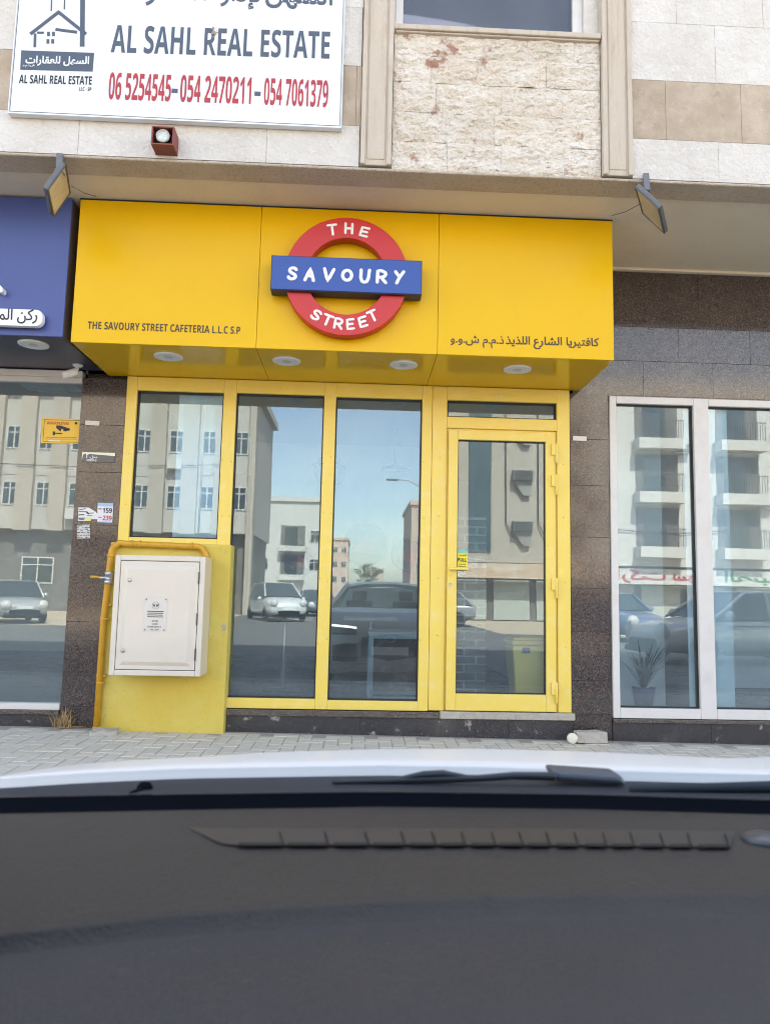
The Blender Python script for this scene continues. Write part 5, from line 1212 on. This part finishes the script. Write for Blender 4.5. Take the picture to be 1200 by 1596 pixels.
# parked cars
def make_car(label, col, loc, rz, L=4.4, Wd=.87, H=1.5, hood=.92):
    t = thing('parked_car', label, 'car', (0, 0, 0)); pm = mat('car_paint', col, .3, coat=.6, metal=.2)
    q = MB(); h = L / 2
    st_ = [(-h, .80, .45, .88), (-h + .12, .95, .3, .98), (-h + .9, 1, .22, 1.0), (0, 1, .2, .97), (h - 1.2, 1, .2, hood + .02), (h - .5, .98, .22, hood - .08), (h - .1, .92, .26, hood - .2), (h, .80, .38, .62)]
    rows = []
    for y, w_, zb, zt in st_:
        w2 = Wd * w_; rows.append([(x, y, z) for x, z in ((-w2 * .9, zb), (-w2, zb + .18), (-w2, (zb + zt) / 2), (-w2 * .97, zt - .08), (-w2 * .86, zt), (0, zt + .03), (w2 * .86, zt), (w2 * .97, zt - .08), (w2, (zb + zt) / 2), (w2, zb + .18), (w2 * .9, zb), (0, zb - .02))])
    q.grid(rows, True, True); q.face(rows[0]); q.face(rows[-1][::-1]); q.build('body', pm, t, subdiv=1)
    q = MB(); gl = [(-h + .25, .80, .95), (-h + .75, .66, H - .06), (-.1, .68, H), (.35, .66, H - .04), (h - 1.15, .82, hood + .03)]
    rr = [[(x * Wd / .87, y, z) for x, z in ((-.82 if k in (0, 4) else -.84, .93), (-w_, zt - .03), (-w_ * .8, zt), (w_ * .8, zt), (w_, zt - .03), (.82 if k in (0, 4) else .84, .93))] for k, (y, w_, zt) in enumerate(gl)]
    q.grid(rr, False); q.build('window_glass', M['far_glass'], t)
    q = MB(); q.grid([[(x * Wd / .87, y, z + .012) for x, z in ((-w_ - .012, zt - .06), (-w_ * .8, zt), (w_ * .8, zt), (w_ + .012, zt - .06))] for y, w_, zt in gl[1:4]], True)
    for sg in (-1, 1):
        for (a, b) in (((sg * .82, h - 1.12, hood + .02), (sg * .66, .35, H - .03)), ((sg * .845, -.1, .93), (sg * .69, -.1, H - .03)), ((sg * .82, -h + .25, .94), (sg * .67, -h + .75, H - .07))): q.tube([a, b], .035, 8)
    q.build('roof', pm, t)
    for sg in (-1, 1):
        for y in (h - .85, -h + .8):
            q = MB(); q.lathe((sg * (Wd - .16), y, .32), (sg, 0, 0), [(.18, 0), (.31, .01), (.32, .03), (.32, .15), (.29, .175), (.2, .18)], 24); wh = q.build('wheel', M['tyre'], t)
            q = MB(); q.lathe((sg * (Wd - .16), y, .32), (sg, 0, 0), [(.199, .15), (.199, .178), (.17, .165), (0, .17)], 24); q.build('rim', M['rim'], wh)
        q = MB(); q.lathe((sg * .62 * Wd / .87, h - .10, hood - .27), (sg * .25, 1, .1), [(.02, .10), (.17, .06), (.18, 0)], 16); q.build('headlight', mat('parked_headlamp', (.55, .55, .55), .12, spec=.8), t)
        q = MB(); q.lathe((sg * (Wd + .10), h - 1.35, 1.0), (0, 1, 0), [(.02, -.06), (.09, -.05), (.10, 0), (.04, .07), (0, .075)], 14); q.build('mirror', pm, t)
    q = MB(); q.box(-.5, .5, h - .04, h + .015, .34, .5); q.build('grille', M['car_black'], t, bevel=.02)
    q = MB(); q.box(-.26, .26, h + .0155, h + .025, .52, .62); q.build('number_plate', M['board'], t)
    q = MB(); q.box(-Wd * .8, Wd * .8, h - .14, h - .005, .2, .33); q.build('bumper', M['car_black'], t, bevel=.03)
    for sg in (-1, 1):
        q = MB(); q.box(sg * (Wd + .004) - .008, sg * (Wd + .004) + .008, -1.1, .9, .78, .80); q.box(sg * Wd - .006, sg * Wd + .016, -.5, -.36, .84, .87); q.box(sg * Wd - .02, sg * Wd + .01, -1.0, 1.0, .2, .3); q.build('side_trim', M['car_black'], t)
    t.location = loc; t.rotation_euler.z = rz
    return t
GZ = -.15
make_car('silver hatchback parked across the road, mirrored in the left shop window', (.42, .43, .45), (-12.6, -22, GZ - .01), R(-35), 3.9, .84, 1.52)
make_car('white pickup parked by the side street, mirrored in the left tall pane', (.62, .63, .64), (-3.7, -29, GZ - .01), R(-20), 4.8, .92, 1.75, 1.1)
make_car('dark blue car behind the white pickup in the mirrored side street', (.06, .08, .13), (-2.2, -37, GZ - .01), R(-12))
make_car('grey car across the road, mirrored low in the yellow door', (.28, .29, .31), (3.0, -26, GZ - .01), R(95))
make_car('white saloon in the road, mirrored in the white framed window', (.66, .66, .66), (8.2, -9.6, GZ), R(80), 4.6)
make_car('blue car parked across the road, mirrored beside the potted plant', (.12, .16, .30), (8.3, -18, GZ), R(-15))
